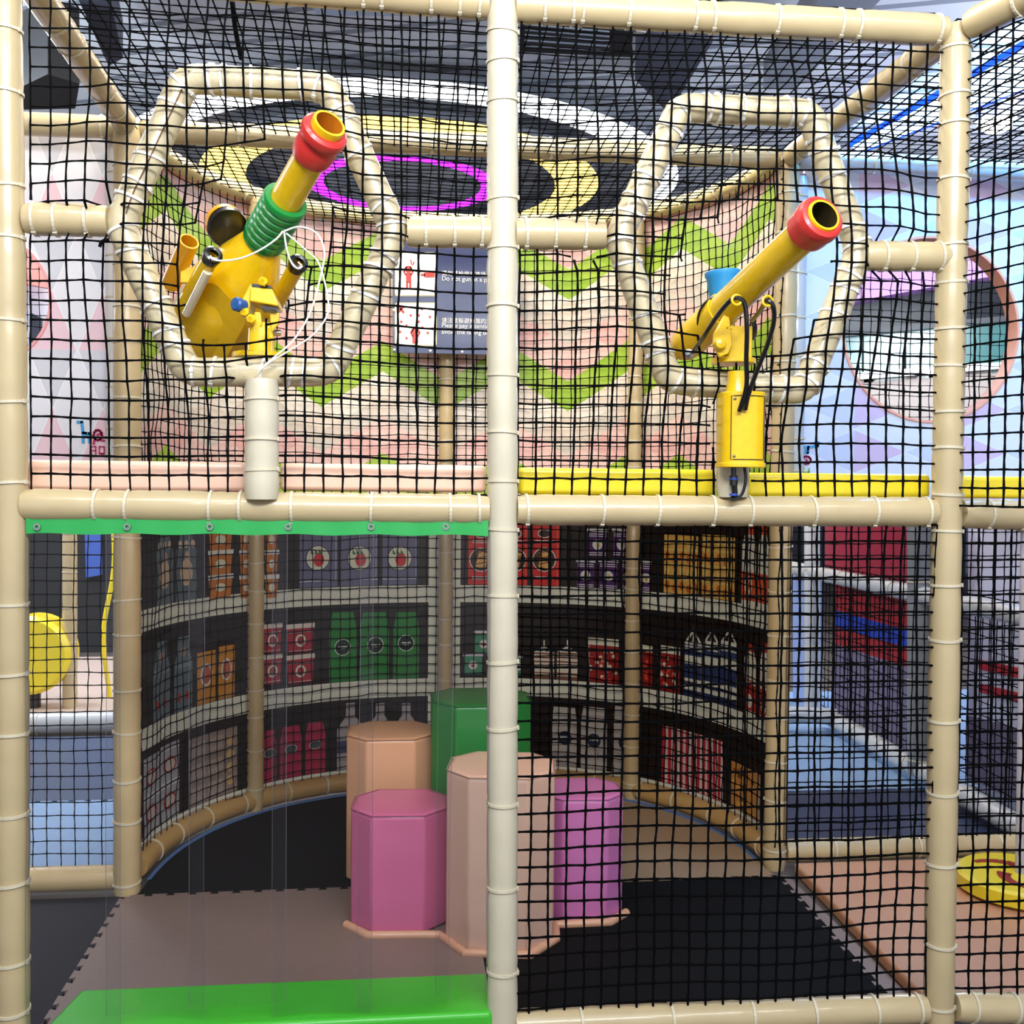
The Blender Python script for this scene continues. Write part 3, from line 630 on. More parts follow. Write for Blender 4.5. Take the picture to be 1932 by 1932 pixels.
def curve_tube(z, label, r, m, ties):
    pts = [W0.at(W0.len*i/80, z, 0) for i in range(2, 79)]
    return padded('curved_padded_tube', pts, label, 'padded tube', ties, m=m, r=r)
curve_tube(.062, 'curved tan padded tube along the foot of the grocery mural', .045, mat('ochre_vinyl', '#B58F58', .4, coat=.2, bump=.25, bscale=9), seq(.15, W0.len-.2, 17))
curve_tube(2.80, 'curved cream padded tube along the top of the chevron wall', .036, mat('straw_vinyl', '#DFC98F', .35, coat=.3, bump=.25, bscale=9), seq(.15, W0.len-.2, 17))
BX = onY(505, 243, 1.2)
pb(Vector((pBL.x-1.2, 1.19, onY(30, 235, 1.19).z)), Vector((pBL.x-.04, 1.19, pBL.z)), 'rear cream top beam above the white diamond panel', [.3, .75, 1.1])
pb(Vector((pBL.x+.04, 1.2, pBL.z-.005)), Vector((pBR.x-.04, 1.235, pBR.z)), 'long rear cream top beam crossing behind both hexagons', [.35, .6, .8, 1.05, 1.3, 1.5, 1.75, 1.9, 2.2])
pb(Vector((pBR.x+.04, 1.235, pBR.z)), Vector((pBR.x+1.9, 1.235, pBR.z-.02)), 'rear beam bathed in blue light at the upper right', [.3, .7, 1.2], m=GREYV)
pb(Vector((-2.6, 1.19, .062)), Vector((-1.28, 1.19, .062)), 'rear tan bottom beam at the lower left', [.3, .8], m=VINT, r=.045)
pb(Vector((1.26, 1.25, .062)), Vector((3.2, 1.25, .062)), 'rear tan bottom beam behind the peach mat', [.2, .55, .9, 1.3], m=VINT, r=.045)
# upstairs rear posts beside the tan ones
p = onY(1496, 600, 1.29)
padded('padded_post', [Vector((p.x, 1.25, 1.45)), Vector((p.x, 1.25, 2.72))], 'grey-white padded post beside the lilac panel at the upper right', 'post', seq(.1, 1.2, 8), m=GREYV, r=.035)
p = onY(222, 600, 1.29)
padded('padded_post', [Vector((p.x, 1.26, 1.45)), Vector((p.x, 1.26, 2.76))], 'grey-white padded post beside the white diamond panel at the upper left', 'post', seq(.1, 1.2, 8), m=mat('white_vinyl', '#D8D2CC', .35, coat=.3), r=.034)
# deck between the levels
b = MB(); pts = [Vector((-1.18, .05, 1.40)), Vector((1.18, .05, 1.40))]+[W0.at(W0.len*(1-i/40), 1.40, -.01) for i in range(41)]
b.prism(pts, (0, 0, .04)); b.obj('platform_deck', mat('deck_board', '#4A4038', .8), smooth=False, label='dark platform floor between the lower den and the cannon level', cat='deck')
# ------------------------------------------------------------------ hexagonal frames
def hexframe(cor, label, tiefr, seed):
    pts = []; cor = [onY(x, y, 0.0) for x, y in cor]; n = len(cor)
    for i in range(n):                         # straight runs with short rounded corners
        a, c, d = cor[i-1], cor[i], cor[(i+1) % n]; e1 = (a-c).normalized()*.035; e2 = (d-c).normalized()*.035
        for t in (0, .25, .5, .75, 1):
            p = (c+e1)*(1-t)**2+c*2*t*(1-t)+(c+e2)*t*t; pts.append(p)
        L = (d-c).length
        for t in range(1, 9): pts.append((c+e2).lerp(d-(d-c).normalized()*.035, t/9))
    b = MB(); b.tube(pts, .037, 20, closed=True, rf=lambda i, p: .037+.003*noise.noise(p*14+Vector((seed, 0, 0))))
    o = b.obj('hexagonal_frame', mat('cream_wrap_vinyl', '#C4B592', .3, coat=.45, bump=.6, bscale=16, var=.05), origin=cor[3], label=label, cat='frame')
    m_ = len(pts)
    for f in tiefr:
        i = int(f*m_) % m_; add_tie(o, pts[i], pts[(i+1) % m_]-pts[i-1], .038, None, WIRE, .22)
    return o
tf = [(i+f)/6 for i in range(6) for f in (.10, .42, .5, .66, .93)]
hexL = hexframe([(350, 148), (618, 163), (746, 437), (622, 702), (352, 702), (226, 424)], 'left padded hexagonal cannon port with wrinkled cream cover', tf, 1)
hexframe([(1284, 203), (1528, 213), (1622, 474), (1518, 738), (1262, 718), (1166, 448)], 'right padded hexagonal cannon port with wrinkled cream cover', tf, 5)
b = MB(); b.tube(catmull([onY(x, y, -.0375) for x, y in ((343, 168), (326, 205), (302, 256), (278, 308), (252, 362), (238, 402))], 6), .0018, 6); b.obj('split_seam', mat('brown_seam', '#6B4426', .7), hexL)
# ------------------------------------------------------------------ foam pads on the deck edge
def pad(x0, x1, yt, yb, Y, m, label, d=.06):
    a = onY(x0, yb, Y); c = onY(x1, yt, Y); b = MB(); b.box((a.x, Y, a.z), (c.x, Y+d, c.z)); return b.obj('foam_pad', m, origin=((a.x+c.x)/2, Y, a.z), bevel=.012, label=label, cat='pad')
pad(50, 464, 872, 926, .06, PINKP, 'pink foam pad on the deck edge, left of the stub post')
pad(528, 918, 878, 926, .06, PINKP, 'pink foam pad on the deck edge, right of the stub post')
pad(980, 1352, 886, 934, .06, YELD, 'yellow foam pad on the deck edge beside the center post')
pad(1410, 1757, 895, 938, .06, YELD, 'yellow foam pad on the deck edge between motor box and right post')
pad(1812, 2040, 900, 940, .06, YELD, 'yellow foam pad at the right edge beyond the right post')
# ------------------------------------------------------------------ nets
def net(P, nu, nv, label, r=.0029, keep=None, mm=NETM, jit=.003, name='safety_net', stub=.45, stubf=None):
    def endp(a, c): return a.lerp(c, stub) if not stubf else stubf(a, c)
    nodes = {}
    for i in range(nu+1):
        for j in range(nv+1):
            p = P(i, j)
            if p is None: continue
            nz = noise.noise_vector(Vector((i*.9, j*.9, len(label)*1.7)))*jit
            nodes[i, j] = Vector(p)+nz
    b = MB()
    def edge(p, q):
        d = q-p
        if d.length < 1e-4: return
        t = d.normalized(); a = t.orthogonal().normalized(); c = t.cross(a); base = len(b.v); mid = (p+q)/2+noise.noise_vector(p*37)*jit*.35
        for cen, rr in ((p, r*1.25), (mid, r*.92), (q, r*1.25)):
            for k in range(4):
                an = math.pi/2*k+.4; b.v.append(tuple(cen+(a*math.cos(an)+c*math.sin(an))*rr))
        for s_ in (0, 4):
            for k in range(4): b.face([base+s_+k, base+s_+(k+1) % 4, base+s_+4+(k+1) % 4, base+s_+4+k])
    for (i, j), p in nodes.items():
        for di, dj in ((1, 0), (0, 1)):
            q = nodes.get((i+di, j+dj))
            if q is None: continue
            kp = keep is None or keep(i, j, p); kq = keep is None or keep(i+di, j+dj, q)
            if kp and kq: edge(p, q)
            elif kp: edge(p, endp(p, q))
            elif kq: edge(q, endp(q, p))
    return b.obj(name, mm, smooth=True, label=label, cat='net')
def inv(p):                                   # world -> photo pixel, used to find which knots lie over a cut-out
    d = Vector(p)-CAM; z = d.dot(fw); return 966+FPX*d.dot(r2)/z, 966-FPX*d.dot(u2)/z
def inrect(x, y, R_): return R_[0] < x < R_[2] and R_[1] < y < R_[3]
def front_net(xa, xb, za, zb, hexc, hole, rects, label, seed):
    nu = round((xb-xa)/.0475); nv = round((zb-za)/.0475)
    hc_ = onY(*hexc); hp = onY(hole[0], hole[1], -.05); hr_ = hole[2]*2.65/FPX; hz = hole[3]*2.65/FPX; ha = R(hole[4]); ca, sa = math.cos(ha), math.sin(ha)
    def loc(x, z): dx, dz = x-hp.x, z-hp.z; return (dx*ca+dz*sa)/hr_, (-dx*sa+dz*ca)/hz
    def P(i, j):
        u, v = i/nu, j/nv
        x = xa+(xb-xa)*u; z = za+(zb-za)*v
        e = min(u, 1-u, v, 1-v)
        dh = math.hypot(x-hc_.x, (z-hc_.z))
        k = max(0, min(1, (.56-dh)/.16)); k = k*k*(3-2*k)
        y = -.052*k - .004 + .012*noise.noise(Vector((u*4, v*4, seed)))*min(1, e*8)
        wv_ = .016*min(1, e*6); x += wv_*noise.noise(Vector((u*2.6, v*2.6, seed+9))); z += wv_*noise.noise(Vector((u*2.6+5, v*2.6, seed+17)))
        a_, b_ = loc(x, z); rr = math.hypot(a_, b_)
        if 1e-3 < rr < 1.6:                    # cords are pulled outward around the opening
            push = .035*max(0, 1.6-max(rr, 1))/.6*(1 if rr >= 1 else 0)
            x += (x-hp.x)/math.hypot(x-hp.x, z-hp.z)*push*.6; z += (z-hp.z)/math.hypot(x-hp.x, z-hp.z)*push*.6
        return Vector((x, y, z))
    def keep(i, j, p):
        a_, b_ = loc(p.x, p.z)
        if math.hypot(a_, b_) < 1: return False
        q = inv(p); return not any(inrect(q[0], q[1], r_) for r_ in rects)
    def sf(a, c):
        a_, b_ = loc(c.x, c.z)
        if math.hypot(a_, b_) >= 1: return Vector((a.x+(c.x-a.x)*.8, 0, a.z+(c.z-a.z)*.8))
        return a.lerp(c, random.choice((0.02, .02, .02, .25)))
    return net(P, nu, nv, label, .0029, keep, stubf=sf)
front_net(-1.215+.035, -.035, 1.475, 2.76, (487, 420), (490, 440, 92, 190, 62-90+0), [(0, 380, 204, 450), (768, 402, 960, 472), (464, 708, 526, 950)], 'black safety net around the left hexagonal port', 3)
front_net(.035, 1.185, 1.475, 2.73, (1392, 465), (1425, 520, 150, 118, 35), [(960, 408, 1134, 478), (1652, 452, 1800, 516), (1348, 742, 1414, 950)], 'black safety net around the right hexagonal port', 8)
# side net leaving the right post toward the viewer
dv = (pSide-pR); dv.z = 0; dv.normalize()
net(lambda i, j: Vector((pR.x+.012, pR.y-.03, 0))+dv*(.0475*i)+Vector((0, 0, 1.46+.0475*j)), 16, 27, 'black safety net at the upper right edge, leaving the right post')
# lower front nets
net(lambda i, j: Vector((.03+1.155*i/24, -.01+.01*noise.noise(Vector((i*.2, j*.2, 2))), .075+1.33*j/28))+noise.noise_vector(Vector((i*.15, j*.15, 4)))*.008, 24, 28, 'black safety net over the right half of the lower den')
net(lambda i, j: Vector((1.262+.0475*i, -.005, .075+1.33*j/28))+noise.noise_vector(Vector((i*.15, j*.15, 9)))*.006, 12, 28, 'black safety net in the lower right opening before the spinner')
# rear nets
net(lambda i, j: Vector((-1.30-.0475*i, 1.20, .1+.0475*j))+noise.noise_vector(Vector((i*.2, j*.2, 1)))*.006, 18, 27, 'black safety net in the rear opening at the lower left', .0023, mm=NETT)
net(lambda i, j: Vector((1.25+.0475*i, 1.235, .1+.0475*j))+noise.noise_vector(Vector((i*.2, j*.2, 6)))*.006, 36, 27, 'black safety net in the rear opening at the lower right', .0023, mm=NETT)
nc = round(W0.len/.0475)
net(lambda i, j: W0.at(W0.len*i/nc, .10+.0475*j, -.004+.012*(noise.noise(Vector((i*.3, j*.3, 5)))-.3))+Vector((0, 0, .012*noise.noise(Vector((i*.25, 7, j*.1))))), nc, 27, 'black safety net curving in front of the grocery mural', .0023, mm=NETT)
net(lambda i, j: W0.at(W0.len*i/nc, 1.46+.0475*j, -.01+.014*(noise.noise(Vector((i*.3, j*.3, 15)))-.3))+Vector((0, 0, .012*noise.noise(Vector((i*.25, 17, j*.1))))), nc, 28, 'black safety net curving in front of the chevron wall', .0023, mm=NETT)
# roof net
def roofP(i, j):
    x = -1.2+.0475*i; y = .03+.0475*j
    if y > CC.y+.0:
        lim = max(0, 1-(abs(x-CC.x)/RX)**EXN)**(1/EXN)*RY+CC.y
        if y > lim+.02: return None
    return Vector((x, y, 2.80-.05*math.sin(math.pi*min(1, (x+1.2)/2.4))*min(1, (y)/.6)+.006*noise.noise(Vector((x*4, y*4, 0)))))
net(roofP, 50, 50, 'black safety net stretched flat as the roof of the cannon level', .0023, mm=NETT)
net(lambda i, j: Vector((1.24+.0475*i, .03+.0475*j, 2.79)), 30, 25, 'black roof net over the neighbouring bay at the upper right', .0023, mm=NETT)
def circ_net(c, r, Y, n, label):
    net(lambda i, j: Vector((c.x-r+2*r*i/n, Y, c.z-r+2*r*j/n)), n, n, label, .0016, keep=lambda i, j, p: math.hypot(p.x-c.x, p.z-c.z) < r*1.01, mm=NETT, jit=.006)
circ_net(hc, he.x-hc.x+.02, YP+.085, 18, 'fine black net stretched behind the right round window')
circ_net(Vector((hl.x-.10, 0, hl.z)), hr.x-hl.x+.12, YP+.085, 12, 'fine black net stretched behind the left round window')
# lacing cord of the roof net
def cord(pts, r, m, name='rope', **k):
    b = MB(); b.tube(catmull(pts, 8), r, 8); return b.obj(name, m, origin=pts[0], **k)
cord([onY(438, 2, .6), onY(445, 60, .7), onY(455, 110, .85)], .008, NETM, label='knotted black lacing rope hanging in the roof net above the left port', cat='rope')
cord([onY(205, 452, -.06), onY(192, 456, -.07), onY(188, 466, -.07)], .004, NETM, label='knotted black cord end beside the left stub beam', cat='cord')
# ------------------------------------------------------------------ warning sign
t = empty('warning_sign', onY(740, 668, 2.28), 'navy blue safety sign with red pictograms on the chevron wall', 'sign')
YS = 2.28
NAVY = mat('navy_sign', '#28305C', .35, coat=.2)
b = MB(); b.prism([onY(741, 455, YS), onY(975, 460, YS), onY(975, 670, YS), onY(741, 665, YS)], (0, .012, 0)); b.obj('board', NAVY, t, smooth=False)
def flat(nm, polys, m, parent, Y, d=-.002):
    b = MB()
    for pl in polys: b.prism([onY(x, y, Y) for x, y in pl], (0, d, 0))
    return b.obj(nm, m, parent, smooth=False)
def rpoly(x0, y0, x1, y1, r=5, n=4):
    o = []
    for cx, cy, a0 in ((x1-r, y0+r, -90), (x1-r, y1-r, 0), (x0+r, y1-r, 90), (x0+r, y0+r, 180)):
        for k in range(n+1): a = R(a0+90*k/n); o.append((cx+r*math.cos(a), cy+r*math.sin(a)))
    return o
def cpoly(cx, cy, r, ry=None, n=14): return [(cx+r*math.cos(2*math.pi*k/n), cy+(ry or r)*math.sin(2*math.pi*k/n)) for k in range(n)]
def line(x0, y0, x1, y1, w):
    l = math.hypot(x1-x0, y1-y0); dx, dy = (x1-x0)/l*w/2, (y1-y0)/l*w/2; return [(x0-dy, y0+dx), (x1-dy, y1+dx), (x1+dy, y1-dx), (x0+dy, y0-dx)]
flat('pictogram_frame', [rpoly(745, 476, 824, 559), rpoly(745, 571, 824, 653)], mat('sign_gold', '#E8D9A0', .4), t, YS)
flat('pictogram_panel', [rpoly(747, 478, 822, 557), rpoly(747, 573, 822, 651)], WHITE, t, YS-.002)
SR = mat('sign_red', '#C0392B', .4); Y2 = YS-.004
flat('person_symbol', [cpoly(770.5, 508, 6.5), rpoly(766, 515, 776, 533, 2), rpoly(766, 532, 770, 545, 1), rpoly(772, 532, 776, 545, 1), line(766, 519, 762, 512, 3), line(762, 513, 767, 503, 3), line(775, 519, 779, 512, 3), line(779, 513, 774, 503, 3), line(775, 490, 776, 499, 2), line(781, 494, 778, 501, 2)], SR, t, Y2)
flat('gun_symbol', [rpoly(800, 514, 820, 523, 2), line(794, 518, 802, 519, 4), rpoly(806, 511, 815, 515, 1)], SR, t, Y2)
flat('cross_symbol', [line(751, 577, 762, 590, 4), line(762, 578, 751, 589, 4)], SR, t, Y2)
flat('crouching_symbol', [cpoly(783, 625, 6.5), rpoly(778, 631, 789, 648, 2), line(779, 635, 775, 627, 3), line(775, 628, 780, 620, 3), line(788, 635, 792, 627, 3), line(792, 628, 787, 620, 3)], SR, t, Y2)
for x, y in ((796, 583), (775, 595), (790, 595), (811, 598), (757, 607), (767, 614), (790, 607), (797, 618), (807, 628), (755, 626), (767, 638), (815, 620)): flat('dot_symbol', [cpoly(x, y, 2.4, n=8)], SR, t, Y2)
def text(body, p, size, m, parent, name='lettering'):
    c = bpy.data.curves.new(name, 'FONT'); c.body = body; c.size = size; c.extrude = .0008
    o = bpy.data.objects.new('tmp', c); COL.objects.link(o); dg = bpy.context.evaluated_depsgraph_get(); me = bpy.data.meshes.new_from_object(o.evaluated_get(dg)); bpy.data.objects.remove(o)
    me.transform(Matrix.Rotation(R(90), 4, 'X')); me.name = name; me.materials.clear()
    o = link(name, me, m, parent, smooth=False); o.location = Vector(p)-parent.location; return o
def ts(h): return h*5.0/FPX
text('请勿将枪炮对准场内人', onY(833, 519, YS-.003), ts(10.4), WHITE, t)
text('Do not gun at a person', onY(833, 529, YS-.003), ts(11.8), WHITE, t)
text('请注意躲避掉落的球', onY(833, 608, YS-.003), ts(10.4), WHITE, t)
text('Please pay attention to\navoid the falling balls', onY(833, 617.5, YS-.003), ts(11.8), WHITE, t)
for x, y in ((743, 585), (744, 660), (812, 662), (872, 664), (742, 500)): MB().lathe(onY(x, y, YS-.002), (0, -1, 0), [(0, .007), (.004, .006), (.006, .001)], 12).obj('rivet', WIRE, t)
# ------------------------------------------------------------------ LEFT CANNON
M0 = onY(622, 232, -.22); Rr = onY(398, 628, .40); A = (Rr-M0).normalized(); LN = (Rr-M0).length
t = empty('ball_cannon', onY(497, 690, .0), 'left yellow ball cannon with green ribbed grip and red muzzle, aimed up right', 'cannon')
def lat(nm, prof, m, o=None, ax=None, n=36, parent=None, caps=False): return MB().lathe(o or M0, ax or A, prof, n, caps=caps).obj(nm, m, parent or t)
lat('barrel', [(.0, .033), (0, .039), (.004, .040), (.02, .0395), (.30, .041), (.46, .043)], YEL)
lat('barrel_lining', [(0.001, .0335), (.30, .032), (.301, .001)], mat('barrel_lining', '#C07010', .5))
lat('muzzle_ring', [(.018, .040), (.018, .048), (.024, .055), (.034, .057), (.044, .055), (.050, .048), (.058, .047), (.068, .051), (.10, .0505), (.112, .047), (.116, .041)], RED)
pr = [(.262, .042), (.263, .055)]
for k in range(7): pr += [(.268+k*.021, .0575), (.279+k*.021, .0575), (.282+k*.021, .053), (.285+k*.021, .053)]
pr += [(.42, .055), (.421, .043)]
lat('ribbed_grip', pr, GRN)
lat('hull', [(.415, .045), (.43, .052), (.50, .078), (.57, .105), (.64, .125), (.70, .130), (LN-.02, .130), (LN, .124), (LN+.004, .001)], YEL, n=40)
side = A.cross(Vector((0, 1, 0))).normalized(); vw = (M0-CAM).normalized()
# keel plate: flat box below and left of the hull
def at2(px, py, Y): return onY(px, py, Y)
b = MB(); b.prism([at2(348, 600, .24), at2(372, 520, .16), at2(412, 538, .10), at2(470, 600, .13), at2(440, 655, .22), at2(378, 662, .30)], A*.10); b.obj('hull_plate', YEL, t, bevel=.006)
def pipe(nm, p0, p1, r, m, inner=True, parent=None):
    p0, p1 = Vector(p0), Vector(p1); ax = p1-p0; L = ax.length
    return MB().lathe(p0, ax, [(0, r*.78), (0, r), (L, r), (L, .001)] if not inner else [(L*.5, .001), (L*.5, r*.8), (0, r*.8), (0, r), (L, r), (L, .001)], 24).obj(nm, m, parent or t)
for (x0, y0), (x1, y1), Yf in (((398, 487), (338, 590), .02), ((560, 502), (512, 590), .03)):
    p0 = at2(x0, y0, Yf); p1 = at2(x1, y1, Yf+.20); o = pipe('side_tube', p0, p1, .021, YEL)
    ax = (p1-p0).normalized(); MB().lathe(p0-ax*.022, ax, [(.002, .012), (0, .018), (.003, .024), (.010, .026), (.018, .024), (.03, .0225)], 24).obj('rubber_cap', BLK, o)
pipe('scope_tube', at2(357, 455, .06), at2(322, 536, .18), .026, mat('amber_paint', '#D99A10', .3, coat=.4))
b = MB(); b.obox(at2(368, 520, .12), Vector((.035, 0, 0)), Vector((0, .01, 0)), Vector((0, 0, .02))); b.obj('scope_bracket', YEL, t)
MB().lathe(at2(432, 432, .13), (at2(432, 432, .13)-at2(470, 470, .02)), [(0, .052), (.012, .055), (.018, .052), (.018, .045), (.012, .001)], 30).obj('side_wheel', BLK, t)
MB().lathe(at2(426, 424, .145), (at2(432, 432, .13)-at2(470, 470, .02)), [(0, .05), (.014, .052), (.03, .03), (.03, .001)], 30).obj('wheel_cover', mat('amber_paint', '#D99A10', .3, coat=.4), t)
b = MB(); b.tube([at2(392, 512, .035), at2(352, 592, .17)], .012, 12); b.obj('clear_sleeve', mat('milky_plastic', '#D8D0B8', .15, coat=.6), t)
# mounting
b = MB(); b.prism([at2(455, 566, .0), at2(472, 536, .0), at2(478, 536, .0), at2(470, 586, .0), at2(458, 600, .0)], (0, .10, 0)); b.obj('hinge_side', YEL, t, bevel=.003)
b = MB(); b.prism([at2(472, 541, -.01), at2(514, 545, -.01), at2(525, 572, -.01), at2(524, 578, -.01), at2(470, 568, -.01)], (0, .11, 0)); b.obj('hinge_block', YEL, t, bevel=.004)
b = MB(); b.prism([at2(475, 535, .0), at2(511, 539, .0), at2(512, 545, .0), at2(474, 541, .0)], (0, .08, 0)); b.obj('hinge_slot', BLK, t); b = MB(); b.prism([at2(492, 577, -.008), at2(523, 581, -.008), at2(522, 586, -.008), at2(492, 582, -.008)], (0, .06, 0)); b.obj('hinge_slot', BLK, t)
b = MB(); b.prism([at2(480, 588, .01), at2(492, 588, .01), at2(494, 612, .01), at2(484, 626, .01), at2(476, 634, .01)], (0, .012, 0)); b.obj('yoke', YEL, t, bevel=.003)
b = MB(); b.prism([at2(508, 588, .01), at2(527, 590, .01), at2(526, 610, .01), at2(512, 628, .01)], (0, .012, 0)); b.obj('yoke', YEL, t, bevel=.003)
b = MB(); b.prism([at2(490, 606, .02), at2(512, 608, .02), at2(516, 640, .02), at2(486, 640, .02)], (0, .05, 0)); b.obj('hinge_tongue', YEL, t, bevel=.004)
MB().tube([onY(470, 628, .045), onY(530, 628, .045)], .008, 12).obj('pivot_pin', STEEL, t)
b = MB(); c0 = onY(492, 668, .04); b.lathe(Vector((c0.x, c0.y, onY(492, 676, .04).z)), (0, 0, 1), [(0, .072), (.012, .072), (.013, .034), (.075, .032), (.075, .001)], 28, caps=True); b.obj('pedestal', YEL, t)
for x, y, Y_ in ((497, 533, -.01), (462, 590, -.005), (474, 603, -.005)): MB().lathe(at2(x, y, Y_), (0, -1, .2), [(0, .012), (.01, .012), (.014, .006), (.02, .001)], 6).obj('bolt', YEL, t)
MB().lathe(at2(459, 578, .0), (-.6, -.8, .1), [(0, .017), (.025, .018), (.03, .014), (.031, .001)], 20).obj('knob', DBLUE, t)
def wire(nm, pts, r, m, parent=None, **k):
    b = MB(); b.tube(catmull([onY(*p) for p in pts], 10), r, 8); return b.obj(nm, m, parent, **k)
wire('wire', [(534, 436, -.06), (520, 452, -.06), (490, 472, -.05), (455, 487, -.04), (420, 492, -.03), (401, 489, -.02), (397, 483, .0)], .0024, WIRE, t)
wire('wire', [(536, 437, -.06), (540, 465, -.05), (548, 492, -.04), (560, 506, -.03), (569, 503, -.02), (563, 495, .0)], .0024, WIRE, t)
wire('wire', [(536, 436, -.06), (565, 428, -.07), (597, 440, -.07), (612, 475, -.07), (604, 525, -.07), (585, 590, -.06), (555, 640, -.06), (520, 672, -.065), (497, 692, -.065), (486, 712, -.05)], .0024, WIRE, t)
wire('wire', [(540, 440, -.06), (575, 470, -.06), (602, 498, -.065), (618, 560, -.07), (617, 595, -.07), (590, 632, -.07), (545, 662, -.07), (508, 684, -.07), (490, 700, -.065), (486, 714, -.05)], .0022, WIRE, t)
# ------------------------------------------------------------------ RIGHT CANNON
M0 = onY(1556, 405, -.46); Rr = onY(1300, 645, .12); A = (Rr-M0).normalized(); LN = (Rr-M0).length
t = empty('ball_cannon', onY(1385, 690, .0), 'right yellow ball cannon with blue hopper and red muzzle, aimed right', 'cannon')
lat('barrel', [(0, .033), (0, .038), (.004, .0395), (.02, .040), (LN*.72, .0425), (LN*.8, .0425)], YEL)
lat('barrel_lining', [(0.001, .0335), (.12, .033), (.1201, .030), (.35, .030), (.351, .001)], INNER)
lat('muzzle_ring', [(.006, .039), (.004, .045), (.008, .052), (.018, .0555), (.032, .0555), (.044, .052), (.058, .0525), (.072, .050), (.076, .041)], RED)
lat('breech_sleeve', [(LN*.70, .043), (LN*.70, .047), (LN*.98, .048), (LN*1.04, .044), (LN*1.08, .032), (LN*1.09, .001)], YEL)
b = MB(); b.tube([M0+A*(LN*.77)+Vector((-.049*math.cos(a), -.035*math.sin(a)-.01, .049*math.sin(a)-.0)) for a in [i*.25-.6 for i in range(9)]], .0035, 8); b.obj('sleeve_slot', BLK, t)
MB().lathe(onY(1368, 588, -.02), (-.08, 0, 1), [(0, .034), (.088, .043), (.094, .047), (.104, .047), (.106, .043), (.10, .038), (.03, .034), (.03, .001)], 30).obj('hopper', BLUE, t)
b = MB(); b.prism([onY(1346, 650, -.1), onY(1348, 628, -.1), onY(1368, 590, -.1), (onY(1376, 590, -.1)), onY(1382, 650, -.1), onY(1374, 668, -.1), onY(1358, 674, -.1)], (0, .014, 0)); b.obj('hinge_plate', YEL, t, bevel=.003)
b = MB(); a_ = onY(1372, 680, -.07); c_ = onY(1418, 616, -.07); b.box((a_.x, -.08, a_.z), (c_.x, .03, c_.z)); b.obj('mount_block', YEL, t, bevel=.004)
b = MB(); c0 = onY(1382, 688, -.02); b.lathe(Vector((c0.x+.0, -.03, c0.z)), (0, 0, 1), [(0, .058), (.014, .058)], 30, caps=True); b.obj('base_plate', YEL, t, bevel=.002)
b = MB(); b.lathe(onY(1357, 650, -.1), (-.1, -1, 0), [(0, .018), (.008, .016), (.02, .012), (.022, .006), (.023, .001)], 16); b.lathe(onY(1372, 618, -.1), (0, -1, 0), [(0, .004), (.003, .001)], 8); b.lathe(onY(1379, 620, -.1), (0, -1, 0), [(0, .004), (.003, .001)], 8); b.obj('pivot_bolt', YEL, t)
MB().lathe(onY(1300, 668, .0), (-.4, -1, 0), [(0, .012), (.012, .012), (.014, .006), (.03, .006), (.03, .001)], 14).obj('air_nozzle', STEEL, t)
for (x, y, Yc) in ((1390, 566, -.23), (1448, 568, -.27)):
    c0 = onY(x, y, Yc); MB().tube([c0+Vector((.012*math.cos(a*.5236), 0, .012*math.sin(a*.5236))) for a in range(12)], .0035, 8, closed=True).obj('cable_eye', YEL, t)
wire('cable', [(1308, 664, -.02), (1330, 632, -.12), (1352, 598, -.17), (1375, 570, -.21), (1392, 562, -.23), (1405, 575, -.23), (1409, 620, -.22), (1408, 680, -.19), (1408, 730, -.16), (1395, 776, -.135)], .006, BLK, t)
wire('cable', [(1418, 605, -.10), (1432, 590, -.18), (1446, 568, -.26), (1458, 577, -.27), (1460, 606, -.25), (1448, 650, -.22), (1428, 700, -.18), (1412, 745, -.15), (1406, 773, -.135)], .006, BLK, t)
wire('cable', [(1418, 600, -.02), (1424, 618, -.02), (1422, 634, 0.0), (1415, 640, .02)], .007, BLK, t)
# motor box
ca = onY(1363, 880, -.10); cb_ = onY(1446, 740, -.10); cx_ = (ca.x+cb_.x)/2; hw = (cb_.x-ca.x)/2
t2 = empty('motor_box', Vector((cx_, -.08, ca.z)), 'yellow metal motor box hanging on the stub post under the right cannon', 'box')
def barrelbox(z0, z1, gx=0, dy=0):
    b = MB(); pl = [Vector((cx_+hw*1.0+gx, -.045, z0)), Vector((cx_+hw+gx, -.09-dy, z0))]
    for k in range(9): a = math.pi*k/8; pl.append(Vector((cx_+(hw+gx)*math.cos(a), -.09-dy-(.038)*math.sin(a), z0)))
    pl += [Vector((cx_-hw-gx, -.045, z0))]; b.prism(pl[::-1], (0, 0, z1-z0)); return b
barrelbox(ca.z, cb_.z).obj('housing', YEL, t2, bevel=.003)
barrelbox(ca.z-.002, ca.z+.010, .003, .003).obj('bottom_rim', YEL, t2, bevel=.002)
b = MB(); x0, x1, z0, z1 = cx_-hw*.72, cx_+hw*.85, ca.z+.018, cb_.z-.012
def fy(x): q = max(-1, min(1, (x-cx_)/hw)); return -.09-.038*math.sqrt(1-q*q)-.0008
top_ = [Vector((x0+(x1-x0)*k/10, fy(x0+(x1-x0)*k/10), z1)) for k in range(11)]; bot_ = [Vector((v.x, v.y, z0)) for v in top_]
b.tube(top_+bot_[::-1], .0012, 6, closed=True); b.obj('lid_seam', BLK, t2)
b = MB()
for x_, z_ in ((x0+.008, z1-.008), (x0+.008, z0+.008)): b.lathe(Vector((x_, fy(x_), z_)), (0, -1, 0), [(0, .004), (.002, .003), (.003, .001)], 10)
b.obj('screw', STEEL, t2)
b = MB(); b.lathe(Vector((cx_-.01, -.07, cb_.z)), (0, 0, 1), [(0, .032), (.012, .030), (.035, .026), (.055, .026)], 24); b.obj('collar', YEL, t2)
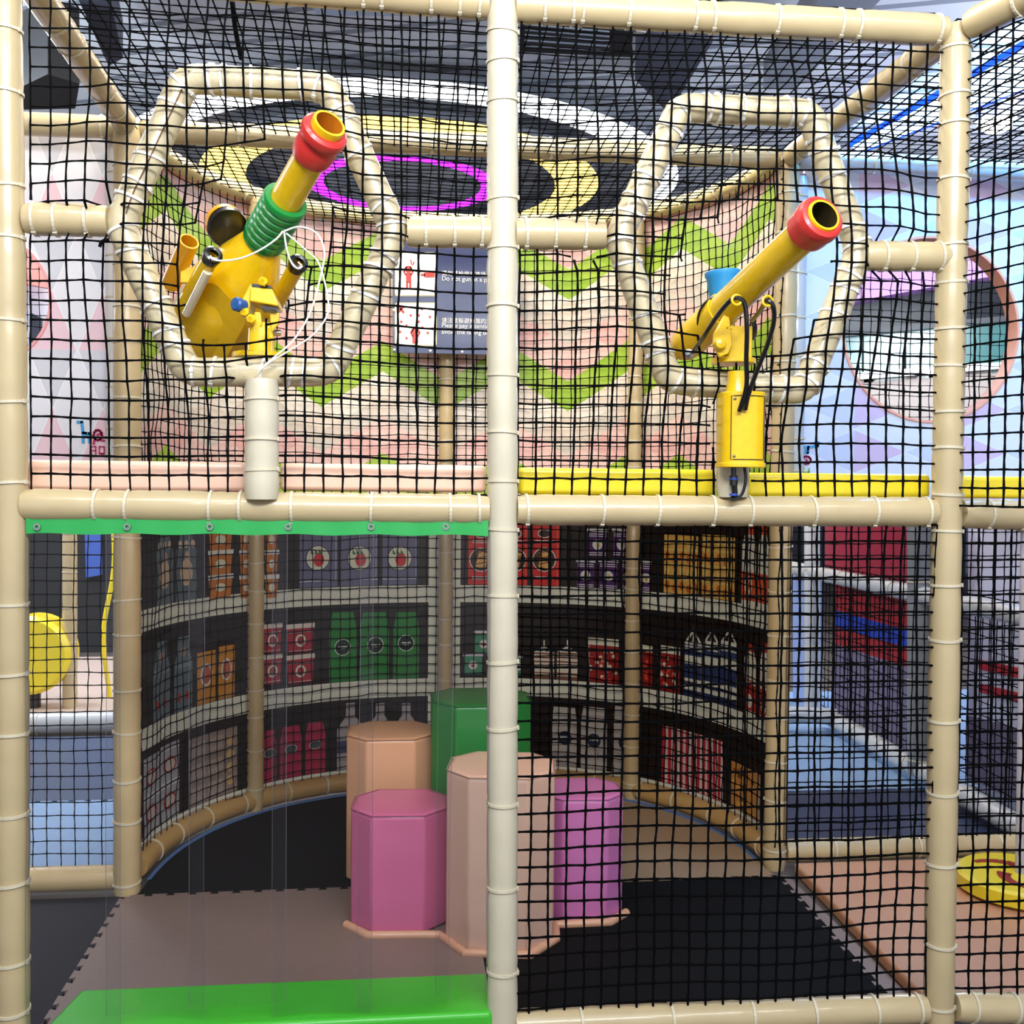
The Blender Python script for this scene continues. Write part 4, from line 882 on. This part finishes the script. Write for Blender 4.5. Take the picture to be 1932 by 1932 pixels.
c0 = onY(1384, 884, -.07); b = MB(); b.tube([onY(1384, 878, -.07), onY(1384, 900, -.07)], .007, 12); b.tube([onY(1384, 897, -.07), onY(1384, 916, -.07)], .011, 12); b.tube([onY(1385, 914, -.07), onY(1387, 938, -.065)], .008, 12); b.obj('cable_plug', BLK, t2)
wire('cable', [(1404, 878, -.075), (1407, 905, -.08), (1400, 932, -.075), (1386, 942, -.07), (1378, 938, -.065)], .004, BLK, t2)
b = MB()
for y in (903, 933): b.tube([onY(1384, y-2, -.07), onY(1384, y+2, -.07)], .0115, 12)
b.obj('plug_ring', mat('royal_blue', '#2546A8', .4), t2)
# ------------------------------------------------------------------ clear curtain and hem
CUR = bpy.data.materials.new('clear_pvc'); CUR.use_nodes = True; nt = CUR.node_tree; nt.nodes.clear()
out = nt.nodes.new('ShaderNodeOutputMaterial'); tr = nt.nodes.new('ShaderNodeBsdfTransparent'); gl = nt.nodes.new('ShaderNodeBsdfGlossy'); df = nt.nodes.new('ShaderNodeBsdfDiffuse')
tr.inputs[0].default_value = (.93, .94, .96, 1); gl.inputs['Roughness'].default_value = .05; df.inputs[0].default_value = (.55, .5, .52, 1)
fr_ = nt.nodes.new('ShaderNodeFresnel'); fr_.inputs[0].default_value = 1.45; ns = nt.nodes.new('ShaderNodeTexNoise'); ns.inputs['Scale'].default_value = 3.5; ns.inputs['Detail'].default_value = 3; tcn = nt.nodes.new('ShaderNodeTexCoord')
bp = nt.nodes.new('ShaderNodeBump'); bp.inputs['Strength'].default_value = .5; bp.inputs['Distance'].default_value = .03
nt.links.new(tcn.outputs['Object'], ns.inputs['Vector']); nt.links.new(ns.outputs['Fac'], bp.inputs['Height'])
nt.links.new(bp.outputs['Normal'], gl.inputs['Normal']); nt.links.new(bp.outputs['Normal'], fr_.inputs['Normal'])
m1 = nt.nodes.new('ShaderNodeMixShader'); m1.inputs[0].default_value = .012; m2 = nt.nodes.new('ShaderNodeMixShader')
nt.links.new(tr.outputs[0], m1.inputs[1]); nt.links.new(df.outputs[0], m1.inputs[2]); hf = nt.nodes.new('ShaderNodeMath'); hf.operation = 'MULTIPLY'; hf.inputs[1].default_value = .3; nt.links.new(fr_.outputs[0], hf.inputs[0]); nt.links.new(hf.outputs[0], m2.inputs[0]); nt.links.new(m1.outputs[0], m2.inputs[1]); nt.links.new(gl.outputs[0], m2.inputs[2]); nt.links.new(m2.outputs[0], out.inputs[0])
ztop = onY(500, 986, -.02).z; zhem = onY(500, 1007, -.02).z
t = empty('strip_curtain', Vector((-.6, -.02, ztop)), 'clear plastic strip curtain with green hem over the left lower opening', 'curtain')
b = MB(); xL, xR = onY(50, 995, -.02).x, onY(921, 995, -.02).x; n = 40
for k in range(n+1):
    x = xL+(xR-xL)*k/n; wob = .003*math.sin(k*1.7); 
    for y_, z_ in ((-.024, ztop+.01), (-.024+wob, zhem-.002+.002*math.sin(k*.9)), (-.018+wob, zhem-.002+.002*math.sin(k*.9)), (-.018, ztop+.01)): b.v.append((x, y_, z_))
for k in range(n):
    for j in range(4): b.face([k*4+j, k*4+(j+1) % 4, (k+1)*4+(j+1) % 4, (k+1)*4+j])
b.obj('hem', mat('green_vinyl_hem', '#1F9A46', .4, coat=.2), t)
edges = [onY(x, 1400, -.02).x for x in (52, 215, 372, 528, 690, 838, 921)]
for k in range(6):
    x0, x1 = edges[k]-(.018 if k else 0), edges[k+1]+(.018 if k < 5 else 0); b = MB(); nx, nz = 8, 26; yb = -.03+(.006 if k % 2 else 0)
    zb0 = .14+.02*(k % 3)
    for i in range(nx+1):
        for j in range(nz+1):
            u, v = i/nx, j/nz; z = zb0+(zhem-zb0)*v
            b.v.append((x0+(x1-x0)*u+.006*noise.noise(Vector((v*2, k, 1))), yb+.012*math.sin(u*math.pi)*(1 if k % 2 else -1)*(1-v*.6)+.008*noise.noise(Vector((u*1.3+k, v*3, 2)))*(1.2-v), z))
    for i in range(nx):
        for j in range(nz): a = i*(nz+1)+j; b.face([a, a+nz+1, a+nz+2, a+1])
    o = b.obj('clear_strip', CUR, t)
    for i in (0, nx): MB().tube([Vector(b.v[i*(nz+1)+j]) for j in range(nz+1)], .0006, 5).obj('strip_edge', mat('milky_edge', '#6A666C', .2), o)
for x in (70, 240, 396, 544, 700, 841):
    p = onY(x, 994, -.026); o = MB().lathe(p, (0, -1, 0), [(0, .009), (.003, .0085), (.003, .0045), (0, .004)], 16).obj('grommet', STEEL, t)
# green foam step
zt = .13
F = [onZ(75, 1945, zt), onZ(928, 1903, zt), onZ(918, 1834, zt), onZ(152, 1866, zt)]
b = MB(); q = [Vector((p.x, p.y, 0)) for p in F]; q[0].y -= .02; q[1].y -= .02
b.prism(q, (0, 0, zt)); b.obj('foam_step', mat('green_foam_vinyl', '#3CB22A', .38, coat=.25, bump=.3, bscale=6), origin=q[0], bevel=.012, label='long bright green foam step at the foot of the clear curtain', cat='step')
# ------------------------------------------------------------------ puzzle mats inside the den
def mat_tile(poly, teeth, m, z, label, tooth=.018, pitch=.075, th=.012):
    """poly: floor polygon; teeth: list of edge indices carrying puzzle teeth"""
    out = []; n = len(poly)
    for i in range(n):
        a, c = Vector(poly[i]), Vector(poly[(i+1) % n]); out.append(a)
        if i in teeth:
            d = (c-a); L = d.length; d.normalize(); nr = Vector((d.y, -d.x)); k = int(L/pitch)
            for j in range(k):
                s = (j+.25)*L/k; e = (j+.75)*L/k
                out += [a+d*s, a+d*(s-.008)+nr*tooth, a+d*(e+.008)+nr*tooth, a+d*e]
    b = MB(); b.prism([Vector((p.x, p.y, z)) for p in out], (0, 0, th)); return b.obj('puzzle_mat', m, smooth=False, origin=(out[0].x, out[0].y, z), label=label, cat='mat')
def fz(x, y, z=.012): p = onZ(x, y, z); return (p.x, p.y)
MBK = mat('black_foam', '#0E0E10', .9, spec=.15, var=.1, bscale=80); MNV = mat('charcoal_foam', '#202028', .7, spec=.25, var=.1, bscale=80); MBR = mat('taupe_foam', '#7D6A63', .5, var=.05, bscale=60); MTN = mat('tan_foam', '#9B7F63', .6, var=.05, bscale=60)
sx = onZ(242, 1692)[0]
cb = [(W0.at(W0.len*i/30).x*.965, CC.y+(W0.at(W0.len*i/30).y-CC.y)*.965) for i in range(31)]
mid = 15
pL_ = fz(236, 1694); yB = (fz(650, 1680)[1]+fz(1300, 1655)[1])/2
mat_tile([(-2.6, -.3), (fz(120, 1900)[0]-.02, -.3), pL_, (pL_[0], 1.13), (-2.6, 1.13)], [], MNV, .001, 'charcoal floor mat at the lower left inside the frame')
mat_tile([(fz(120, 1900)[0], -.3), (.0, -.3), (.0, yB), pL_], [2, 3], MBR, .002, 'taupe puzzle mat behind the clear curtain', th=.0135)
mat_tile([(pL_[0], yB), (.0, yB)]+[(x, y) for x, y in cb[:mid+1][::-1]], [], MBK, .001, 'black puzzle mat under the left half of the mural')
mat_tile([(.0, yB), (1.17, yB)]+[(x, y) for x, y in cb[mid:][::-1]], [0], MTN, .002, 'tan puzzle mat under the right half of the mural', th=.0135)
mat_tile([(1.05, -.05), (1.235, -.05), (1.225, yB), (1.05, yB)], [], MBR, .0004, 'narrow taupe mat strip between black mat and peach pad', th=.010)
mat_tile([(.002, -.05), (1.15, -.05), (1.18, yB), (.002, yB)], [1], MBK, .001, 'black puzzle mat right of the center post')
# blue edging under the curved tube
b = MB(); b.tube([W0.at(W0.len*i/80, .014, -.045) for i in range(2, 79)], .008, 8); b.obj('edge_piping', mat('blue_piping', '#4C6C9E', .45), label='blue edging strip along the foot of the curved tan tube', cat='piping')
# ------------------------------------------------------------------ padded octagonal columns
def octv(cx, cy, r, rot, z0, g=0.0):
    c, s = math.cos(R(rot)), math.sin(R(rot)); q = r+g
    return [Vector((cx+x*q*c-y*q*s, cy+x*q*s+y*q*c, z0)) for x, y in ((1, .42), (.54, .92), (-.54, .92), (-1, .42), (-1, -.42), (-.54, -.92), (.54, -.92), (1, -.42))]
def octo(cx, cy, r, h, m, label, rot=0, z0=.02):
    b = MB(); vs = octv(cx, cy, r, rot, z0)
    n = 0; lv = [(0, 0), (h*.33, .0), (h*.66, 0), (h-.01, 0.0), (h, -.012)]
    for hz, dr in lv:
        for v in vs: d = Vector((v.x-cx, v.y-cy, 0)).normalized(); b.v.append(tuple(v+d*dr+Vector((0, 0, hz))))
    for i in range(len(lv)-1):
        for k in range(8): b.face([i*8+k, i*8+(k+1) % 8, (i+1)*8+(k+1) % 8, (i+1)*8+k])
    c = len(b.v); b.v.append((cx, cy, z0+h+.006)); q = (len(lv)-1)*8
    for k in range(8): b.face([q+k, q+(k+1) % 8, c], 0)
    b.face(list(range(8))[::-1])
    o = b.obj('octagonal_column', m, origin=(cx, cy, z0), bevel=.012, label=label, cat='padded column'); 
    sm = [Vector((v.x, v.y, z0+h-.004)) for v in vs]; 
    MB().tube(resample(sm+[sm[0]], .05)[:-1], .0022, 6, closed=True).obj('top_seam', mat('seam_'+m.name, tuple(x*.6 for x in m.node_tree.nodes['Principled BSDF'].inputs['Base Color'].default_value[:3])+(1,), .5), o)
    return o
def floor_c(px, py, back): p = onZ(px, py, .03); d = (p-CAM); d.z = 0; d.normalize(); return p.x+d.x*back, p.y+d.y*back
PK1 = mat('pink_vinyl', '#C8668F', .4, coat=.25, bump=.35, bscale=8); MG = mat('magenta_vinyl', '#C272AC', .4, coat=.25, bump=.35, bscale=8); PE = mat('peach_vinyl', '#D09C78', .42, coat=.2, bump=.35, bscale=8)
CR = mat('blush_vinyl', '#CFAA98', .42, coat=.2, bump=.35, bscale=8); DG = mat('deep_green_vinyl', '#1C7430', .4, coat=.25, bump=.35, bscale=8)
cols = []
for (px, py, bk, r, h, m, lb) in ((754, 1757, .155, .162, .395, PK1, 'pink octagonal padded column behind the clear curtain'),
        (944, 1792, .165, .176, .56, CR, 'blush octagonal padded column behind the center post'),
        (1093, 1736, .145, .142, .42, MG, 'magenta octagonal padded column seen through the net')):
    x, y = floor_c(px, py, bk); ro_ = {PK1: -3, CR: -9, MG: -2}[m]; cols.append((x, y, r, ro_)); octo(x, y, r, h, m, lb, ro_)
x, y = cols[0][0]-.022, cols[0][1]+.42; cols.append((x-.015, y, .165)); octo(x-.015, y, .165, .545, PE, 'peach octagonal padded column behind the pink one')
x, y = cols[1][0]-.035, cols[1][1]+.50; cols.append((x, y, .185)); octo(x, y, .185, .685, DG, 'deep green octagonal padded column, tallest of the cluster')
# base piping round the three front columns
v0, v1, v2 = [octv(c[0], c[1], c[2], c[3], .02, .014) for c in cols[:3]]; pp = [v0[4], v0[5], v0[6], (v0[7]+v1[4])/2+Vector((-.02, -.03, 0)), v1[5], v1[6], v1[7]+Vector((0, .03, 0)), v2[5]+Vector((-.02, -.01, 0)), v2[6], v2[7]]
b = MB(); b.tube(resample(pp, .03), .015, 10); b.obj('base_piping', mat('blush_piping', '#CC9A7C', .4, coat=.2), label='blush foam piping along the foot of the padded columns', cat='piping')
# ------------------------------------------------------------------ right: peach mat and spinner
PM = mat('peach_mat_vinyl', '#BA8462', .45, coat=.15, var=.05, bscale=5, bump=.15)
b = MB(); pz = .045; q = [onZ(1492, 1622, pz), onZ(1752, 1890, pz), Vector((3.2, onZ(1752, 1890, pz).y-.02, pz)), Vector((3.2, 1.17, pz))]; q[0].y = 1.17
b.prism([Vector((p.x, p.y, 0)) for p in q], (0, 0, pz)); b.obj('floor_pad', PM, origin=(q[0].x, q[0].y, 0), bevel=.012, label='peach vinyl floor pad at the lower right beyond the net', cat='mat')
cs = onZ(1925, 1648, .11); dr = (cs-onZ(1805, 1640, .11)).length
t = empty('spinning_pole', Vector((cs.x, cs.y, .048)), 'yellow spinner disc with red swirls and a grey pole at the right edge', 'spinner')
YD = mat('yellow_disc_vinyl', '#D8C022', .35, coat=.3)
MB().lathe((cs.x, cs.y, .048), (0, 0, 1), [(0, dr-.02), (.012, dr), (.055, dr), (.065, dr-.012), (.066, .001)], 48).obj('disc', YD, t)
b = MB()
for k in range(3):
    pts = []
    for i in range(9):
        a = R(120*k+180)+i*.16; r0 = .06+(dr-.12)*i/8; pts.append(Vector((cs.x+r0*math.cos(a), cs.y+r0*math.sin(a), .115)))
    for i in range(8):
        w_ = .018*(1-i/9)+.006; d = (pts[i+1]-pts[i]).normalized(); s_ = Vector((d.y, -d.x, 0))*w_; b.prism([pts[i]-s_, pts[i+1]-s_, pts[i+1]+s_, pts[i]+s_], (0, 0, .002))
b.obj('swirl', mat('dark_red_print', '#8C2A20', .4), t, smooth=False)
MB().tube([Vector((cs.x, cs.y, .11)), Vector((cs.x-.005, cs.y, 1.36))], .018, 20).obj('pole', mat('grey_pole', '#A8A4AE', .3, coat=.4), t)
MB().box((cs.x-.08, cs.y-.03, 1.36), (cs.x+.08, cs.y+.03, 1.40)).obj('bracket', DARK, t)
# ------------------------------------------------------------------ right rear: blue mats, sloping rail fence
LB = mat('light_blue_foam', '#7F9CC0', .5, var=.04, bscale=20); NB = mat('navy_foam', '#222C48', .5, var=.06, bscale=20); DNB = mat('slate_blue_foam', '#3A4A68', .5, var=.05, bscale=20)
yn = onZ(1600, 1490, .02).y
mat_tile([(1.3, 1.32), (3.7, 1.32), (3.7, yn), (1.3, yn)], [2], NB, .004, 'navy floor mat behind the rear net at the lower right')
mat_tile([(1.0, yn+.02), (4.4, yn+.02), (4.4, 4.6), (1.0, 4.6)], [], LB, .003, 'light blue floor mat beyond the navy one at the lower right')
A_ = onZ(1580, 1374, .05); B_ = onZ(1940, 1588, .05); fd = (B_-A_); fd.z = 0; fl = fd.length; fd.normalize(); fn = Vector((-fd.y, fd.x, 0))
def fp(x, y):                                 # photo point on the fence plane
    d = ray(x, y); t_ = (A_-CAM).dot(fn)/d.dot(fn); return CAM+d*t_
pb(fp(1560, 1350), fp(1960, 1582), 'grey padded floor rail of the fence at the lower right', seq(.2, fl-.3, 6), m=GREYV, r=.05, name='padded_rail', cat='rail')
pb(fp(1478, 1068), fp(1960, 1168), 'grey padded hand rail of the fence at the lower right', seq(.3, fl, 8), m=GREYV, r=.045, name='padded_rail', cat='rail')
pb(fp(1532, 985), fp(1532, 1345), 'grey padded fence post beside the pale blue window', [.3, .8], m=GREYV, r=.05, name='padded_post', cat='post')
pb(fp(1735, 985), fp(1735, 1462), 'grey padded fence post beside the red and blue panel', [.3, .8, 1.2], m=mat('dark_grey_vinyl', '#7C7E80', .35, coat=.3), r=.06, name='padded_post', cat='post')
C_ = A_-Vector((1.5, -.05, 0)); pb(fp(1578, 1352), fp(1578, 1352)+Vector((-1.4, .35, .02)), 'grey padded floor rail turning left behind the mural end', [.3], m=GREYV, r=.05, name='padded_rail', cat='rail')
def fpoly(nm, pxs, m, label, cat, off=.05, th=.01, parent=None):
    b = MB(); b.prism([fp(x, y)+fn*off for x, y in pxs], fn*th)
    if parent: return b.obj(nm, m, parent, smooth=False)
    return b.obj(nm, m, smooth=False, label=label, cat=cat, origin=fp(*pxs[0])+fn*off)
t = empty('banner', fp(1558, 1300)+fn*.06, 'red and blue striped fence panel over grey-violet cloth', 'banner')
def fch(nm, pxs, m):
    b = MB(); b.prism([fp(x, y)+fn*.06 for x, y in pxs], fn*.01); b.obj(nm, m, t, smooth=False)
RB = mat('banner_red', '#9C1F28', .5); 
fch('red_stripe', [(1556, 1100), (1712, 1140), (1712, 1196), (1556, 1150)], RB); fch('blue_stripe', [(1556, 1150), (1712, 1196), (1712, 1228), (1556, 1182)], mat('banner_blue', '#1C3CA8', .5)); fch('red_stripe', [(1556, 1182), (1712, 1228), (1712, 1266), (1556, 1214)], RB)
fch('grey_cloth', [(1556, 1214), (1712, 1266), (1712, 1430), (1556, 1345)], mat('violet_grey_cloth', '#6E6680', .7))
fpoly('wine_board', [(1545, 900), (1720, 900), (1720, 1130), (1545, 1085)], mat('wine_board', '#8E2238', .45), 'wine-red board above the grey hand rail', 'board', .04)
fpoly('blue_window_panel', [(1470, 1065), (1520, 1080), (1520, 1352), (1470, 1345)], mat('pale_blue_panel', '#8EA4D6', .4), 'pale blue panel beside the right end of the curved wall', 'panel', .1)
pan = fpoly('fence_screen', [(1737, 930), (2000, 930), (2000, 1600), (1737, 1475)], mat('lilac_white_panel', '#C9CBE2', .45), 'pale lilac panel behind the pole at the right edge', 'panel', .25)
fpoly('red_band', [(1760, 1245), (2000, 1300), (2000, 1322), (1760, 1263)], mat('band_red', '#B3202C', .45), '', '', .235, .008, pan)
fpoly('red_band', [(1760, 1290), (2000, 1352), (2000, 1372), (1760, 1306)], mat('band_red', '#B3202C', .45), '', '', .235, .008, pan)
fpoly('grey_cloth', [(1738, 1350), (2000, 1424), (2000, 1600), (1738, 1466)], mat('violet_grey_cloth', '#6E6680', .7), '', '', .235, .008, pan)
ns_ = int(fl/.055)
net(lambda i, j: fp(1556, 1300)*0+Vector((A_.x, A_.y, 0))-fd*.35+fd*(.06*i)+fn*.03+Vector((0, 0, .12+.06*j)), 46, 15, 'fine black net on the sloping fence at the lower right', .0023, mm=NETT)
# ------------------------------------------------------------------ left rear: mats, tube, ball
yn2 = onZ(130, 1511, .02).y; yt2 = onZ(130, 1388, .02).y
mat_tile([(-3.6, 1.26), (-1.26, 1.26), (-1.26, yn2), (-3.6, yn2)], [2], LB, .004, 'light blue floor mat behind the rear net at the lower left')
mat_tile([(-4.4, yn2+.02), (-1.5, yn2+.02), (-1.5, yt2), (-4.4, yt2)], [], DNB, .003, 'slate blue floor mat beyond the light blue one at the lower left')
pb(Vector((-4.6, yt2+.12, .07)), Vector((-1.55, yt2+.12, .07)), 'pale grey padded floor tube at the lower left background', [.4, .9, 1.5, 2.2], m=GREYV, r=.065, name='padded_tube', cat='padded tube')
b = MB(); b.box((-6.5, yt2+.25, 0), (-1.6, yt2+2.6, .06)); b.obj('floor_pad', mat('beige_pad', '#C9B5A8', .5), origin=(-3, yt2+.25, 0), label='beige floor pad beyond the grey tube at the lower left', cat='mat', smooth=False)
cbp = onY(52, 1238, yt2+.5); cbp.z = max(cbp.z, .3)
t = empty('yellow_roller', Vector((cbp.x, cbp.y, cbp.z)), 'round yellow padded disc at the lower left background', 'roller')
rr_ = 72*(yt2+.5-CAM.y)/FPX; MB().lathe(cbp, (0, 1, 0), [(0, .001), (0, rr_*.9), (.03, rr_), (.22, rr_), (.25, rr_*.9)], 40, caps=True).obj('drum', YELD, t)
MB().tube([Vector((cbp.x, cbp.y+.12, .06)), Vector((cbp.x, cbp.y+.12, cbp.z))], .04, 12).obj('stand', BLK, t)
p = onY(132, 1270, yt2+.6); pb(Vector((p.x, p.y, .06)), Vector((p.x, p.y, 2.2)), 'cream padded post in the lower left background', seq(.2, 1.8, 8), m=VIN, r=.045, name='padded_post', cat='post')
cw_ = ybox('climbing_wall', [(-80, 940), (225, 940), (225, 1262), (-80, 1262)], yt2+3.2, .3, mat('black_cloth', '#0F1012', .8), 'black curtain wall in the lower left background', 'wall')
ybox('blue_cloth', [(158, 945), (188, 945), (190, 1085), (162, 1090)], yt2+3.14, .06, mat('denim_blue', '#31509C', .8), 'blue cloth hanging in the lower left background', 'cloth')
p = onY(207, 1200, yt2+.9); b = MB(); b.tube(catmull([Vector((p.x, p.y, .06)), Vector((p.x-.04, p.y, .5)), Vector((p.x+.03, p.y, 1.0)), Vector((p.x-.02, p.y, 1.7))], 8), .016, 10); b.obj('yellow_strap', YELD, label='yellow strap hanging in the lower left background', cat='strap')

# ------------------------------------------------------------------ group phrases shared by the repeats
GR = {'padded_post': 'padded posts of the play frame', 'padded_beam': 'padded beams of the play frame', 'padded_stub_post': 'stub posts under the hexagonal ports', 'safety_net': 'black safety nets',
      'hexagonal_frame': 'hexagonal cannon ports', 'ball_cannon': 'ball cannons in the hexagonal ports', 'foam_pad': 'foam pads along the deck edge', 'puzzle_mat': 'foam floor mats', 'octagonal_column': 'octagonal padded columns in the den',
      'chevron_wall_panel': 'curved chevron wall panels', 'diamond_wall_panel': 'diamond print wall panels', 'ring_lamp': 'ring lights on the ceiling', 'roof_beam': 'roof beams', 'padded_rail': 'padded rails of the rear fence', 'curved_padded_tube': 'curved padded tubes'}
for o in list(bpy.data.objects):
    k = o.name.split('.')[0]
    if o.parent is None and k in GR: o['group'] = GR[k]
